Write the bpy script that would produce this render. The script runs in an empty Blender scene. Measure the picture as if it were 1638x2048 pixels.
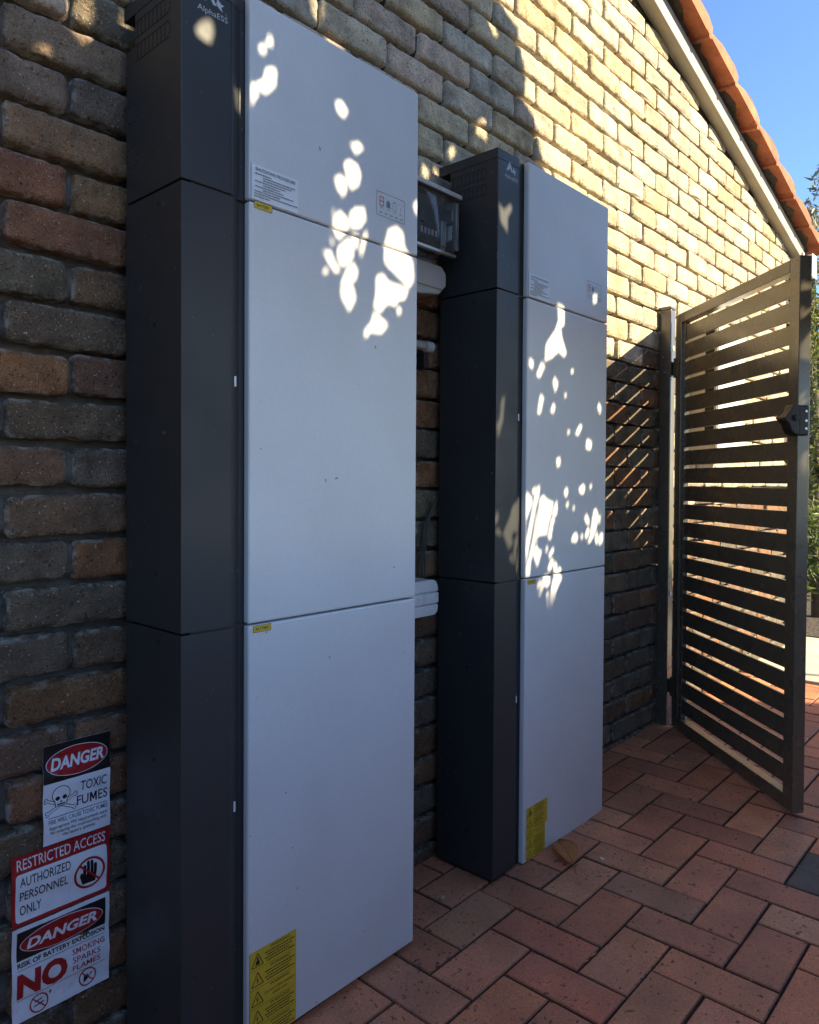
import bpy, bmesh, math, random
import numpy as np
from mathutils import Vector, Matrix, noise
random.seed(7)
rnd = random.random
SC = bpy.context.scene
COL = SC.collection

# ------------------------------------------------------------------ camera
cam_d = bpy.data.cameras.new('camera')
cam = bpy.data.objects.new('camera', cam_d); COL.objects.link(cam)
yaw, pit, rol = 0.7366, -0.0171, 0.0060
F = Vector((math.cos(yaw)*math.cos(pit), math.sin(yaw)*math.cos(pit), math.sin(pit)))
R0 = Vector((math.sin(yaw), -math.cos(yaw), 0)); U0 = R0.cross(F)
R1 = R0*math.cos(rol)+U0*math.sin(rol); U1 = U0*math.cos(rol)-R0*math.sin(rol)
M = Matrix.Identity(4)
for i in range(3):
    M[i][0], M[i][1], M[i][2] = R1[i], U1[i], -F[i]
M.translation = (-0.602, -1.392, 1.095)
cam.matrix_world = M
cam_d.sensor_fit = 'HORIZONTAL'; cam_d.sensor_width = 36.0
cam_d.lens = 1485.4/1638*36.0
cam_d.shift_y = -35.5/1638
cam_d.clip_start = 0.02; cam_d.clip_end = 400
SC.camera = cam

# ------------------------------------------------------------------ sky, sun, exposure
SUN = Vector((-0.48, 1.0, -0.69)).normalized()          # direction the light travels
world = bpy.data.worlds.new('World'); SC.world = world; world.use_nodes = True
wn = world.node_tree.nodes; wl = world.node_tree.links
bg = wn['Background']
sky = wn.new('ShaderNodeTexSky'); sky.sky_type = 'NISHITA'; sky.sun_disc = False
sky.sun_elevation = math.asin(-SUN.z); sky.sun_rotation = math.atan2(-SUN.x, -SUN.y)
sky.air_density = 1.0; sky.dust_density = 0.3; sky.ozone_density = 6.0
wl.new(sky.outputs[0], bg.inputs[0]); bg.inputs[1].default_value = 0.095
sun_d = bpy.data.lights.new('sun', 'SUN'); sun_d.energy = 5.0; sun_d.angle = math.radians(0.5)
sun_d.color = (1.0, 0.84, 0.54)
sun = bpy.data.objects.new('sun', sun_d); COL.objects.link(sun)
sun.rotation_euler = SUN.to_track_quat('-Z', 'Y').to_euler(); sun.location = (3, -6, 6)
SC.view_settings.view_transform = 'Standard'; SC.view_settings.look = 'None'
SC.view_settings.exposure = 1.72; SC.view_settings.gamma = 1.0
SC.view_settings.use_curve_mapping = False
SC.render.engine = 'CYCLES'
SC.cycles.max_bounces = 10; SC.cycles.diffuse_bounces = 5; SC.cycles.glossy_bounces = 4
SC.cycles.transmission_bounces = 8; SC.cycles.transparent_max_bounces = 12

# ------------------------------------------------------------------ material helpers
def mat(name, col, rough=0.6, metal=0.0, spec=0.5, noise_amt=0.0, noise_scale=20, bump=0.0, bump_scale=200, dist=0.001, extra=None):
    m = bpy.data.materials.new(name); m.use_nodes = True
    nt = m.node_tree; b = nt.nodes['Principled BSDF']
    b.inputs['Base Color'].default_value = (*col, 1); b.inputs['Roughness'].default_value = rough
    b.inputs['Metallic'].default_value = metal; b.inputs['Specular IOR Level'].default_value = spec
    geo = nt.nodes.new('ShaderNodeNewGeometry')
    if noise_amt > 0:
        n = nt.nodes.new('ShaderNodeTexNoise'); n.inputs['Scale'].default_value = noise_scale; n.inputs['Detail'].default_value = 6
        nt.links.new(geo.outputs['Position'], n.inputs['Vector'])
        mr = nt.nodes.new('ShaderNodeMapRange'); mr.inputs[1].default_value = 0.25; mr.inputs[2].default_value = 0.75
        mr.inputs[3].default_value = 1-noise_amt; mr.inputs[4].default_value = 1+noise_amt
        nt.links.new(n.outputs[0], mr.inputs[0])
        mx = nt.nodes.new('ShaderNodeVectorMath'); mx.operation = 'SCALE'; mx.inputs[0].default_value = col
        nt.links.new(mr.outputs[0], mx.inputs['Scale']); nt.links.new(mx.outputs[0], b.inputs['Base Color'])
        rr = nt.nodes.new('ShaderNodeMapRange'); rr.inputs[1].default_value = 0.3; rr.inputs[2].default_value = 0.7
        rr.inputs[3].default_value = max(0.02, rough-0.08); rr.inputs[4].default_value = min(1, rough+0.08)
        nt.links.new(n.outputs[0], rr.inputs[0]); nt.links.new(rr.outputs[0], b.inputs['Roughness'])
    if bump > 0:
        n2 = nt.nodes.new('ShaderNodeTexNoise'); n2.inputs['Scale'].default_value = bump_scale; n2.inputs['Detail'].default_value = 5
        nt.links.new(geo.outputs['Position'], n2.inputs['Vector'])
        bp = nt.nodes.new('ShaderNodeBump'); bp.inputs['Strength'].default_value = bump; bp.inputs['Distance'].default_value = dist
        nt.links.new(n2.outputs[0], bp.inputs['Height']); nt.links.new(bp.outputs[0], b.inputs['Normal'])
    return m

def tinted(name, kind):
    """material whose base colour comes from the piece's own 'tint' attribute"""
    m = bpy.data.materials.new(name); m.use_nodes = True
    nt = m.node_tree; N = nt.nodes; L = nt.links; b = N['Principled BSDF']
    geo = N.new('ShaderNodeNewGeometry')
    at = N.new('ShaderNodeAttribute'); at.attribute_name = 'tint'
    ed = N.new('ShaderNodeAttribute'); ed.attribute_name = 'edge'
    def noise(scale, detail=6, rough=0.6):
        n = N.new('ShaderNodeTexNoise'); n.inputs['Scale'].default_value = scale
        n.inputs['Detail'].default_value = detail; n.inputs['Roughness'].default_value = rough
        L.new(geo.outputs['Position'], n.inputs['Vector']); return n
    def rng(src, a, c, lo, hi):
        r = N.new('ShaderNodeMapRange'); r.inputs[1].default_value = a; r.inputs[2].default_value = c
        r.inputs[3].default_value = lo; r.inputs[4].default_value = hi
        L.new(src, r.inputs[0]); return r.outputs[0]
    def mixc(fac, c1, c2, mode='MIX'):
        x = N.new('ShaderNodeMix'); x.data_type = 'RGBA'; x.blend_type = mode
        if hasattr(fac, 'links'): L.new(fac, x.inputs[0])
        else: x.inputs[0].default_value = fac
        for s, i in ((c1, 6), (c2, 7)):
            if hasattr(s, 'links'): L.new(s, x.inputs[i])
            else: x.inputs[i].default_value = (*s, 1)
        return x.outputs[2]
    def math_(op, a, c):
        x = N.new('ShaderNodeMath'); x.operation = op
        for i, s in enumerate((a, c)):
            if hasattr(s, 'links'): L.new(s, x.inputs[i])
            else: x.inputs[i].default_value = s
        return x.outputs[0]
    if kind == 'brick':
        big = noise(14, 5); fine = noise(110, 8, 0.7); spk = noise(230, 4, 0.6); mid = noise(38, 5, 0.65)
        sc = N.new('ShaderNodeVectorMath'); sc.operation = 'SCALE'
        L.new(at.outputs['Color'], sc.inputs[0]); L.new(rng(big.outputs[0], 0.28, 0.72, 0.62, 1.35), sc.inputs['Scale'])
        c = sc.outputs[0]
        red = mixc(0.55, c, (0.62, 0.42, 0.30), 'MULTIPLY')
        red2 = N.new('ShaderNodeVectorMath'); red2.operation = 'SCALE'; red2.inputs['Scale'].default_value = 1.7
        L.new(red, red2.inputs[0])
        c = mixc(rng(mid.outputs[0], 0.50, 0.66, 0, 0.55), c, red2.outputs[0])
        def dim(src, k_):
            q_ = N.new('ShaderNodeVectorMath'); q_.operation = 'SCALE'; q_.inputs['Scale'].default_value = k_; L.new(src, q_.inputs[0]); return q_.outputs[0]
        c = mixc(rng(fine.outputs[0], 0.555, 0.69, 0, 0.8), c, dim(c, 0.30))           # dark pits
        c = mixc(rng(spk.outputs[0], 0.645, 0.69, 0, 0.85), c, (0.55, 0.50, 0.44))               # pale grit
        gr1 = noise(420, 3, 0.7); gs = N.new('ShaderNodeVectorMath'); gs.operation = 'SCALE'; L.new(c, gs.inputs[0]); L.new(rng(gr1.outputs[0], 0.3, 0.7, 0.55, 1.5), gs.inputs['Scale']); c = gs.outputs[0]
        patch = noise(11, 3, 0.5); c = mixc(rng(patch.outputs[0], 0.52, 0.66, 0, 0.6), c, dim(c, 0.62))
        pit = noise(160, 2, 0.5); c = mixc(rng(pit.outputs[0], 0.64, 0.68, 0, 0.85), c, dim(c, 0.22))
        crust = math_('MULTIPLY', rng(mid.outputs[0], 0.47, 0.60, 0, 1), rng(ed.outputs['Fac'], 0.35, 0.95, 0, 1))
        c = mixc(math_('MULTIPLY', crust, 0.6), c, (0.40, 0.40, 0.36))                          # mortar film at the arrises
        L.new(c, b.inputs['Base Color']); b.inputs['Roughness'].default_value = 0.88; b.inputs['Specular IOR Level'].default_value = 0.3
        h = math_('ADD', math_('MULTIPLY', mid.outputs[0], 1.1), math_('ADD', math_('MULTIPLY', fine.outputs[0], 0.55), math_('MULTIPLY', spk.outputs[0], 0.22)))
        bp = N.new('ShaderNodeBump'); bp.inputs['Strength'].default_value = 0.9; bp.inputs['Distance'].default_value = 0.010
        L.new(h, bp.inputs['Height']); L.new(bp.outputs[0], b.inputs['Normal'])
    elif kind == 'paver':
        big = noise(7, 4); fine = noise(150, 7, 0.65); spk = noise(85, 3, 0.55); st = noise(3.0, 4)
        sc = N.new('ShaderNodeVectorMath'); sc.operation = 'SCALE'
        L.new(at.outputs['Color'], sc.inputs[0]); L.new(rng(big.outputs[0], 0.3, 0.7, 2.15, 3.35), sc.inputs['Scale'])
        c = mixc(rng(fine.outputs[0], 0.35, 0.68, 0.0, 0.30), sc.outputs[0], (0.12, 0.065, 0.045))
        spm = noise(5.5, 2); c = mixc(math_('MULTIPLY', rng(spk.outputs[0], 0.62, 0.66, 0, 0.85), rng(spm.outputs[0], 0.36, 0.58, 0.30, 1.0)), c, (0.022, 0.015, 0.013))
        grain = noise(480, 3, 0.6); g2 = N.new('ShaderNodeVectorMath'); g2.operation = 'SCALE'; L.new(c, g2.inputs[0]); L.new(rng(grain.outputs[0], 0.3, 0.7, 0.62, 1.38), g2.inputs['Scale']); c = g2.outputs[0]
        spk2 = noise(210, 4, 0.6); c = mixc(rng(spk2.outputs[0], 0.64, 0.69, 0, 0.7), c, (0.03, 0.02, 0.018)); spk3 = noise(170, 2, 0.5); c = mixc(rng(spk3.outputs[0], 0.74, 0.77, 0, 0.7), c, (0.45, 0.36, 0.30))
        c = mixc(rng(st.outputs[0], 0.52, 0.7, 0, 0.3), c, (0.26, 0.17, 0.12))                  # dust film
        c = mixc(math_('MULTIPLY', rng(ed.outputs['Fac'], 0.5, 1.0, 0, 1), 0.65), c, (0.03, 0.024, 0.02))
        L.new(c, b.inputs['Base Color'])
        L.new(rng(big.outputs[0], 0.3, 0.7, 0.62, 0.85), b.inputs['Roughness']); b.inputs['Specular IOR Level'].default_value = 0.35
        h = math_('ADD', fine.outputs[0], math_('MULTIPLY', spk.outputs[0], -0.6))
        bp = N.new('ShaderNodeBump'); bp.inputs['Strength'].default_value = 0.6; bp.inputs['Distance'].default_value = 0.0025
        L.new(h, bp.inputs['Height']); L.new(bp.outputs[0], b.inputs['Normal'])
    elif kind == 'tile':
        big = noise(9, 5); fine = noise(120, 6)
        sc = N.new('ShaderNodeVectorMath'); sc.operation = 'SCALE'
        L.new(at.outputs['Color'], sc.inputs[0]); L.new(rng(big.outputs[0], 0.3, 0.7, 0.7, 1.25), sc.inputs['Scale'])
        c = mixc(rng(fine.outputs[0], 0.52, 0.7, 0, 0.6), sc.outputs[0], (0.10, 0.06, 0.045)); li = noise(26, 5, 0.7); c = mixc(rng(li.outputs[0], 0.58, 0.66, 0, 0.6), c, (0.09, 0.075, 0.06))
        L.new(c, b.inputs['Base Color']); b.inputs['Roughness'].default_value = 0.85
        bp = N.new('ShaderNodeBump'); bp.inputs['Strength'].default_value = 0.5; bp.inputs['Distance'].default_value = 0.004
        L.new(fine.outputs[0], bp.inputs['Height']); L.new(bp.outputs[0], b.inputs['Normal'])
    elif kind == 'leaf':
        big = noise(5, 3)
        sc = N.new('ShaderNodeVectorMath'); sc.operation = 'SCALE'
        L.new(at.outputs['Color'], sc.inputs[0]); L.new(rng(big.outputs[0], 0.3, 0.7, 0.7, 1.35), sc.inputs['Scale'])
        L.new(sc.outputs[0], b.inputs['Base Color']); b.inputs['Roughness'].default_value = 0.45
        tr = N.new('ShaderNodeBsdfTranslucent'); L.new(sc.outputs[0], tr.inputs[0])
        mx = N.new('ShaderNodeMixShader'); mx.inputs[0].default_value = 0.42
        L.new(b.outputs[0], mx.inputs[1]); L.new(tr.outputs[0], mx.inputs[2]); L.new(mx.outputs[0], N['Material Output'].inputs[0])
    return m

MB_BRICK = tinted('clinker_brick', 'brick'); M_PAVER = tinted('clay_paver', 'paver')
M_TILE = tinted('terracotta', 'tile'); M_LEAF = tinted('foliage', 'leaf')
M_MORTAR = mat('mortar', (0.098, 0.084, 0.076), 0.95, spec=0.2, noise_amt=0.35, noise_scale=40, bump=0.9, bump_scale=120, dist=0.006)
M_SAND = mat('joint_sand', (0.060, 0.050, 0.036), 0.95, spec=0.2, noise_amt=0.5, noise_scale=60, bump=0.8, bump_scale=250, dist=0.004)
M_PANEL = mat('satin_white_coat', (0.60, 0.60, 0.615), 0.42, spec=0.45, noise_amt=0.02, noise_scale=3, bump=0.25, bump_scale=650, dist=0.0005)
def add_specks(m, base, scale, lo, hi, dark, smear):
    nt = m.node_tree; N = nt.nodes; L = nt.links; b_ = N['Principled BSDF']
    geo = N.new('ShaderNodeNewGeometry')
    def nz(sc, det):
        n = N.new('ShaderNodeTexNoise'); n.inputs['Scale'].default_value = sc; n.inputs['Detail'].default_value = det
        L.new(geo.outputs['Position'], n.inputs['Vector']); return n.outputs[0]
    def rg_(src, a, c, x, y):
        r = N.new('ShaderNodeMapRange'); r.inputs[1].default_value = a; r.inputs[2].default_value = c; r.inputs[3].default_value = x; r.inputs[4].default_value = y
        L.new(src, r.inputs[0]); return r.outputs[0]
    s1 = rg_(nz(scale, 2), lo, hi, 0, 0.75); s2 = rg_(nz(4.5, 8), 0.42, 0.72, 0, smear); s3 = rg_(nz(420, 3), 0.3, 0.7, -0.05, 0.05)
    x = N.new('ShaderNodeMix'); x.data_type = 'RGBA'; x.inputs[6].default_value = (*base, 1); x.inputs[7].default_value = (base[0]*.72, base[1]*.68, base[2]*.62, 1); L.new(s2, x.inputs[0])
    y = N.new('ShaderNodeMix'); y.data_type = 'RGBA'; y.inputs[7].default_value = (*dark, 1); L.new(s1, y.inputs[0]); L.new(x.outputs[2], y.inputs[6])
    a = N.new('ShaderNodeMath'); a.operation = 'ADD'; a.inputs[1].default_value = 1.0; L.new(s3, a.inputs[0])
    v = N.new('ShaderNodeVectorMath'); v.operation = 'SCALE'; L.new(y.outputs[2], v.inputs[0]); L.new(a.outputs[0], v.inputs['Scale'])
    L.new(v.outputs[0], b_.inputs['Base Color'])
add_specks(M_PANEL, (0.60, 0.60, 0.615), 62, 0.765, 0.785, (0.08, 0.07, 0.06), 0.2)
M_DARK = mat('charcoal_coat', (0.032, 0.036, 0.043), 0.5, spec=0.4, noise_amt=0.06, noise_scale=6, bump=0.35, bump_scale=600, dist=0.0005)
add_specks(M_DARK, (0.031, 0.032, 0.035), 75, 0.72, 0.75, (0.12, 0.115, 0.11), 0.3)
M_BLACK = mat('black_plastic', (0.012, 0.012, 0.013), 0.5, noise_amt=0.1)
M_GROOVE = mat('groove_black', (0.008, 0.008, 0.009), 0.8)
M_LOGO = mat('pale_print', (0.42, 0.44, 0.48), 0.5)
M_YELLOW = mat('yellow_sticker', (0.62, 0.42, 0.03), 0.45, noise_amt=0.08, noise_scale=30)
M_INK = mat('black_ink', (0.012, 0.012, 0.013), 0.5)
M_INKG = mat('grey_ink', (0.16, 0.17, 0.19), 0.55)
M_REDICON = mat('orange_red_ink', (0.50, 0.10, 0.06), 0.5)
M_WSTICK = mat('white_sticker', (0.66, 0.68, 0.72), 0.4, noise_amt=0.03)
M_SIGNW = mat('sign_white', (0.70, 0.71, 0.76), 0.38, noise_amt=0.05, noise_scale=40)
M_SIGNR = mat('sign_red', (0.33, 0.012, 0.016), 0.4, noise_amt=0.08, noise_scale=40)
M_SIGNK = mat('sign_black', (0.010, 0.010, 0.012), 0.35)
M_GATE = mat('bronze_powder_coat', (0.105, 0.090, 0.066), 0.27, spec=1.0, noise_amt=0.06, noise_scale=10, bump=0.05, bump_scale=700, dist=0.0003)
M_STEEL = mat('zinc_steel', (0.55, 0.54, 0.52), 0.35, metal=0.9, noise_amt=0.1)
M_CREAM = mat('cream_paint', (0.33, 0.315, 0.275), 0.55, noise_amt=0.16, noise_scale=9, bump=0.2, bump_scale=120, dist=0.001)
M_WHITE = mat('white_paint', (0.74, 0.74, 0.72), 0.5, noise_amt=0.04)
M_GREYPL = mat('grey_pvc', (0.42, 0.43, 0.44), 0.45, noise_amt=0.04)
M_DUCT = mat('duct_pvc', (0.62, 0.61, 0.62), 0.32, spec=0.55, noise_amt=0.04, noise_scale=30)
M_BEIGE = mat('beige_coat', (0.48, 0.42, 0.33), 0.5, noise_amt=0.05)
M_WOODDK = mat('dark_timber', (0.05, 0.042, 0.036), 0.85, noise_amt=0.3, noise_scale=30, bump=0.5, bump_scale=60, dist=0.003)
M_DRY = mat('dry_leaf', (0.46, 0.150, 0.038), 0.55, noise_amt=0.25, noise_scale=60, bump=0.3, bump_scale=150, dist=0.001)
M_VEIN = mat('dry_leaf_vein', (0.15, 0.06, 0.025), 0.6)
M_CONC = mat('pale_concrete', (0.46, 0.42, 0.34), 0.9, noise_amt=0.2, noise_scale=6, bump=0.5, bump_scale=90, dist=0.003)
M_SOIL = mat('garden_soil', (0.06, 0.042, 0.028), 0.95, noise_amt=0.4, noise_scale=15, bump=1.0, bump_scale=40, dist=0.02)
M_GRASS = mat('lawn', (0.09, 0.13, 0.03), 0.9, noise_amt=0.4, noise_scale=8, bump=1.0, bump_scale=60, dist=0.02)
M_ROAD = mat('asphalt', (0.10, 0.10, 0.105), 0.9, noise_amt=0.2, noise_scale=20, bump=0.4, bump_scale=150, dist=0.003)
M_BARK = mat('bark', (0.11, 0.085, 0.065), 0.9, noise_amt=0.35, noise_scale=30, bump=0.8, bump_scale=60, dist=0.006)
M_PETAL = mat('pale_petal', (0.66, 0.60, 0.60), 0.6)
M_OFFCUT = mat('tan_offcut', (0.42, 0.34, 0.20), 0.6)
M_GLASSDK = mat('dark_glass', (0.01, 0.011, 0.013), 0.08, spec=0.6)
M_CLEAR = bpy.data.materials.new('smoky_clear_plastic'); M_CLEAR.use_nodes = True
_b = M_CLEAR.node_tree.nodes['Principled BSDF']
_b.inputs['Base Color'].default_value = (0.62, 0.66, 0.70, 1); _b.inputs['Roughness'].default_value = 0.06
_b.inputs['Transmission Weight'].default_value = 0.92; _b.inputs['IOR'].default_value = 1.35

# ------------------------------------------------------------------ mesh builder
_txt_cache = {}
def text_geo(body, bold=0.0, shear=0.0, spacing=1.0):
    key = (body, bold, shear, spacing)
    if key not in _txt_cache:
        cu = bpy.data.curves.new('t', 'FONT'); cu.body = body; cu.size = 1.0
        cu.offset = bold; cu.shear = shear; cu.space_character = spacing; cu.resolution_u = 3
        o = bpy.data.objects.new('t', cu); me = bpy.data.meshes.new_from_object(o)
        V = [tuple(v.co) for v in me.vertices]; Fc = [tuple(p.vertices) for p in me.polygons]
        xs = [v[0] for v in V]; ys = [v[1] for v in V]
        _txt_cache[key] = (V, Fc, min(xs), max(xs), min(ys), max(ys))
        bpy.data.objects.remove(o); bpy.data.curves.remove(cu); bpy.data.meshes.remove(me)
    return _txt_cache[key]

M_OUT = [(0.07,0),(0.21,0),(0.21,.42),(0.34,.14),(0.44,.14),(0.57,.42),(0.57,0),(0.71,0),(0.71,.68),(0.56,.68),(0.39,.33),(0.22,.68),(0.07,.68)]
_plain_geo = text_geo
def text_geo(body, bold=0.0, shear=0.0, spacing=1.0):
    if 'M' not in body: return _plain_geo(body, bold, shear, spacing)
    V, Fc, pen = [], [], 0.0
    h0 = _plain_geo('H', bold)[2]
    for ch in body:
        if ch == ' ': pen += 0.30; continue
        n = len(V)
        if ch == 'M': g = [(x, y, 0) for x, y in M_OUT]; f = [tuple(range(len(M_OUT)))]; adv = 0.78
        else:
            r_ = _plain_geo(ch, bold); g, f = r_[0], r_[1]
            hh = _plain_geo(ch+'H', bold); adv = max(v[0] for v in hh[0])-_plain_geo('H', bold)[3]
        V += [(x+pen+y*shear, y, 0) for x, y, _ in g]; Fc += [tuple(i+n for i in q) for q in f]; pen += adv
    xs = [v[0] for v in V]; ys = [v[1] for v in V]
    return (V, Fc, min(xs), max(xs), min(ys), max(ys))

class MB:
    def __init__(s): s.v = []; s.f = []; s.mi = []; s.tint = None; s.edge = None
    def face(s, pts, mi=0):
        n = len(s.v); s.v += [tuple(p) for p in pts]; s.f.append(tuple(range(n, n+len(pts)))); s.mi.append(mi)
    def raw(s, V, Fs, mi=0):
        n = len(s.v); s.v += [tuple(p) for p in V]
        for q in Fs: s.f.append(tuple(i+n for i in q)); s.mi.append(mi)
    def box(s, a, b, mi=0):
        x0, x1 = sorted((a[0], b[0])); y0, y1 = sorted((a[1], b[1])); z0, z1 = sorted((a[2], b[2]))
        V = [(x0,y0,z0),(x1,y0,z0),(x1,y1,z0),(x0,y1,z0),(x0,y0,z1),(x1,y0,z1),(x1,y1,z1),(x0,y1,z1)]
        s.raw(V, [(0,3,2,1),(4,5,6,7),(0,1,5,4),(1,2,6,5),(2,3,7,6),(3,0,4,7)], mi)
    def prism(s, poly, fn, d0, d1, mi=0):
        """closed 2-D outline swept from depth d0 to d1; fn(u, v, d) -> xyz"""
        n = len(poly)
        V = [fn(u, v, d0) for u, v in poly]+[fn(u, v, d1) for u, v in poly]
        Fs = [tuple(range(n)), tuple(range(2*n-1, n-1, -1))]
        Fs += [(i, i+n, (i+1) % n+n, (i+1) % n) for i in range(n)]
        s.raw(V, Fs, mi)
    def tube(s, path, r, n=8, mi=0, cap=True):
        path = [Vector(p) for p in path]; rs = r if isinstance(r, (list, tuple)) else [r]*len(path)
        base = len(s.v); up = None
        for i, p in enumerate(path):
            t = (path[min(i+1, len(path)-1)]-path[max(i-1, 0)]).normalized()
            if up is None:
                up = Vector((0, 0, 1)) if abs(t.z) < 0.9 else Vector((1, 0, 0))
            a = t.cross(up).normalized(); up = a.cross(t).normalized()
            for k in range(n):
                q = 2*math.pi*k/n
                s.v.append(tuple(p+(a*math.cos(q)+up*math.sin(q))*rs[i]))
        for i in range(len(path)-1):
            for k in range(n):
                s.f.append((base+i*n+k, base+i*n+(k+1) % n, base+(i+1)*n+(k+1) % n, base+(i+1)*n+k)); s.mi.append(mi)
        if cap:
            s.f.append(tuple(base+k for k in range(n-1, -1, -1))); s.mi.append(mi)
            e = base+(len(path)-1)*n; s.f.append(tuple(e+k for k in range(n))); s.mi.append(mi)
    def build(s, name, mats, parent=None, loc=(0,0,0), bevel=0.0, seg=2, smooth=False, label=None):
        me = bpy.data.meshes.new(name); me.from_pydata(s.v, [], s.f)
        mats = mats if isinstance(mats, (list, tuple)) else [mats]
        for m in mats: me.materials.append(m)
        me.polygons.foreach_set('material_index', s.mi)
        if s.tint is not None:
            a = me.attributes.new('tint', 'FLOAT_COLOR', 'POINT')
            a.data.foreach_set('color', np.array([(*c, 1) for c in s.tint], dtype=np.float32).ravel())
        if s.edge is not None:
            a = me.attributes.new('edge', 'FLOAT', 'POINT'); a.data.foreach_set('value', np.array(s.edge, dtype=np.float32))
        if bevel > 0:
            bm = bmesh.new(); bm.from_mesh(me)
            bmesh.ops.recalc_face_normals(bm, faces=bm.faces)
            es = [e for e in bm.edges if len(e.link_faces) == 2 and e.calc_face_angle(0) > 0.45]
            bmesh.ops.bevel(bm, geom=es, offset=bevel, segments=seg, profile=0.5, affect='EDGES', clamp_overlap=True)
            bm.to_mesh(me); bm.free()
        if smooth: me.polygons.foreach_set('use_smooth', [True]*len(me.polygons))
        me.update()
        o = bpy.data.objects.new(name, me); COL.objects.link(o); o.location = loc
        if parent: o.parent = parent
        if label: o['label'] = label
        return o

class Art:
    """flat print on a wall-parallel face: u to the right, v up, layers stepping out towards -y"""
    def __init__(s, y0, warp=None): s.m = MB(); s.y0 = y0; s.warp = warp
    def P(s, u, v, l):
        return (u, s.y0-l*0.00045-(s.warp(u, v) if s.warp else 0), v)
    def poly(s, pts, l, mi):
        s.m.face([s.P(u, v, l) for u, v in pts], mi)
    def rect(s, u0, v0, u1, v1, l, mi, n=1):
        if s.warp and n == 1: n = max(1, int(abs(u1-u0)/0.012)); k = max(1, int(abs(v1-v0)/0.012))
        else: k = n
        us = [u0+(u1-u0)*i/n for i in range(n+1)]; vs = [v0+(v1-v0)*i/k for i in range(k+1)]
        V = [s.P(u, v, l) for v in vs for u in us]
        s.m.raw(V, [(j*(n+1)+i, j*(n+1)+i+1, (j+1)*(n+1)+i+1, (j+1)*(n+1)+i) for j in range(k) for i in range(n)], mi)
    def rrect(s, u0, v0, u1, v1, r, l, mi):
        pts = []
        for cx, cy, a in ((u1-r, v0+r, -90), (u1-r, v1-r, 0), (u0+r, v1-r, 90), (u0+r, v0+r, 180)):
            for k in range(5):
                q = math.radians(a+k*22.5); pts.append((cx+r*math.cos(q), cy+r*math.sin(q)))
        s.poly(pts, l, mi)
    def disc(s, cu, cv, ru, rv, l, mi, n=28, a0=0, a1=360):
        full = (a1-a0) >= 360
        pts = [(cu+ru*math.cos(math.radians(a0+(a1-a0)*k/n)), cv+rv*math.sin(math.radians(a0+(a1-a0)*k/n))) for k in range(n if full else n+1)]
        c = len(s.m.v)
        V = [s.P(cu, cv, l)]+[s.P(u, v, l) for u, v in pts]; m = len(pts)
        s.m.raw(V, [(0, k+1, (k+1) % m+1) for k in range(m if full else m-1)], mi)
    def ring(s, cu, cv, ru, rv, w, l, mi, n=28):
        V = []
        for k in range(n):
            q = 2*math.pi*k/n
            V.append(s.P(cu+ru*math.cos(q), cv+rv*math.sin(q), l)); V.append(s.P(cu+(ru-w)*math.cos(q), cv+(rv-w)*math.sin(q), l))
        s.m.raw(V, [(2*k, 2*((k+1) % n), 2*((k+1) % n)+1, 2*k+1) for k in range(n)], mi)
    def line(s, u0, v0, u1, v1, w, l, mi):
        d = Vector((u1-u0, v1-v0)); nrm = Vector((-d.y, d.x)).normalized()*w/2
        n = max(1, int(d.length/0.02)) if s.warp else 1
        for i in range(n):
            a = Vector((u0, v0))+d*i/n; c = Vector((u0, v0))+d*(i+1)/n
            s.poly([tuple(a-nrm), tuple(c-nrm), tuple(c+nrm), tuple(a+nrm)], l, mi)
    def outline(s, pts, w, l, mi, closed=True):
        for i in range(len(pts) if closed else len(pts)-1):
            a, b = pts[i], pts[(i+1) % len(pts)]; s.line(*a, *b, w, l, mi)
    def text(s, body, u0, v0, h, l, mi, w=None, align='L', bold=0.012, shear=0.0):
        """v0 = baseline, h = cap height, w = forced width"""
        V, Fs, x0, x1, y0, y1 = text_geo(body, bold, shear)
        _, _, _, _, cy0, cy1 = text_geo('H', bold, 0.0)
        k = h/(cy1-cy0); kx = (w/(x1-x0)) if w else k; W = (x1-x0)*kx
        off = u0-(W if align == 'R' else W/2 if align == 'C' else 0)
        s.m.raw([s.P(off+(x-x0)*kx, v0+(y-cy0)*k, l) for x, y, _ in V], Fs, mi)
    def dashes(s, u0, u1, v, h, l, mi, seed=0):
        r = random.Random(seed); u = u0
        while u < u1-0.001:
            w = r.uniform(0.002, 0.006); s.rect(u, v, min(u+w, u1), v+h, l, mi); u += w+r.uniform(0.0008, 0.0014)

def empty(name, loc, label=None, cat=None, group=None, rz=0.0, kind=None):
    o = bpy.data.objects.new(name, None); COL.objects.link(o); o.location = loc; o.rotation_euler = (0, 0, rz)
    o.empty_display_size = 0.1
    return tag(o, label, cat, group, kind)
def tag(o, label=None, cat=None, group=None, kind=None):
    if label: o['label'] = label
    if cat: o['category'] = cat
    if group: o['group'] = group
    if kind: o['kind'] = kind
    return o

def zg(x): return -0.020+0.020*min(x, 3.8)              # the paving rises gently to the right

# ------------------------------------------------------------------ ground
g = MB(); nx, ny = 40, 24
g.face([(-30, -40, -0.16), (90, -40, -0.16), (90, 90, -0.16), (-30, 90, -0.16)])
tag(g.build('ground', M_SOIL), kind='structure')
b = MB(); xs = [-2.5+i*0.3 for i in range(22)]
b.raw([(x, y, zg(x)-0.011) for x in xs for y in (-4.5, 0.03)], [(2*i, 2*i+2, 2*i+3, 2*i+1) for i in range(len(xs)-1)])
pavement = tag(b.build('pavement', M_SAND), kind='structure')

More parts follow.
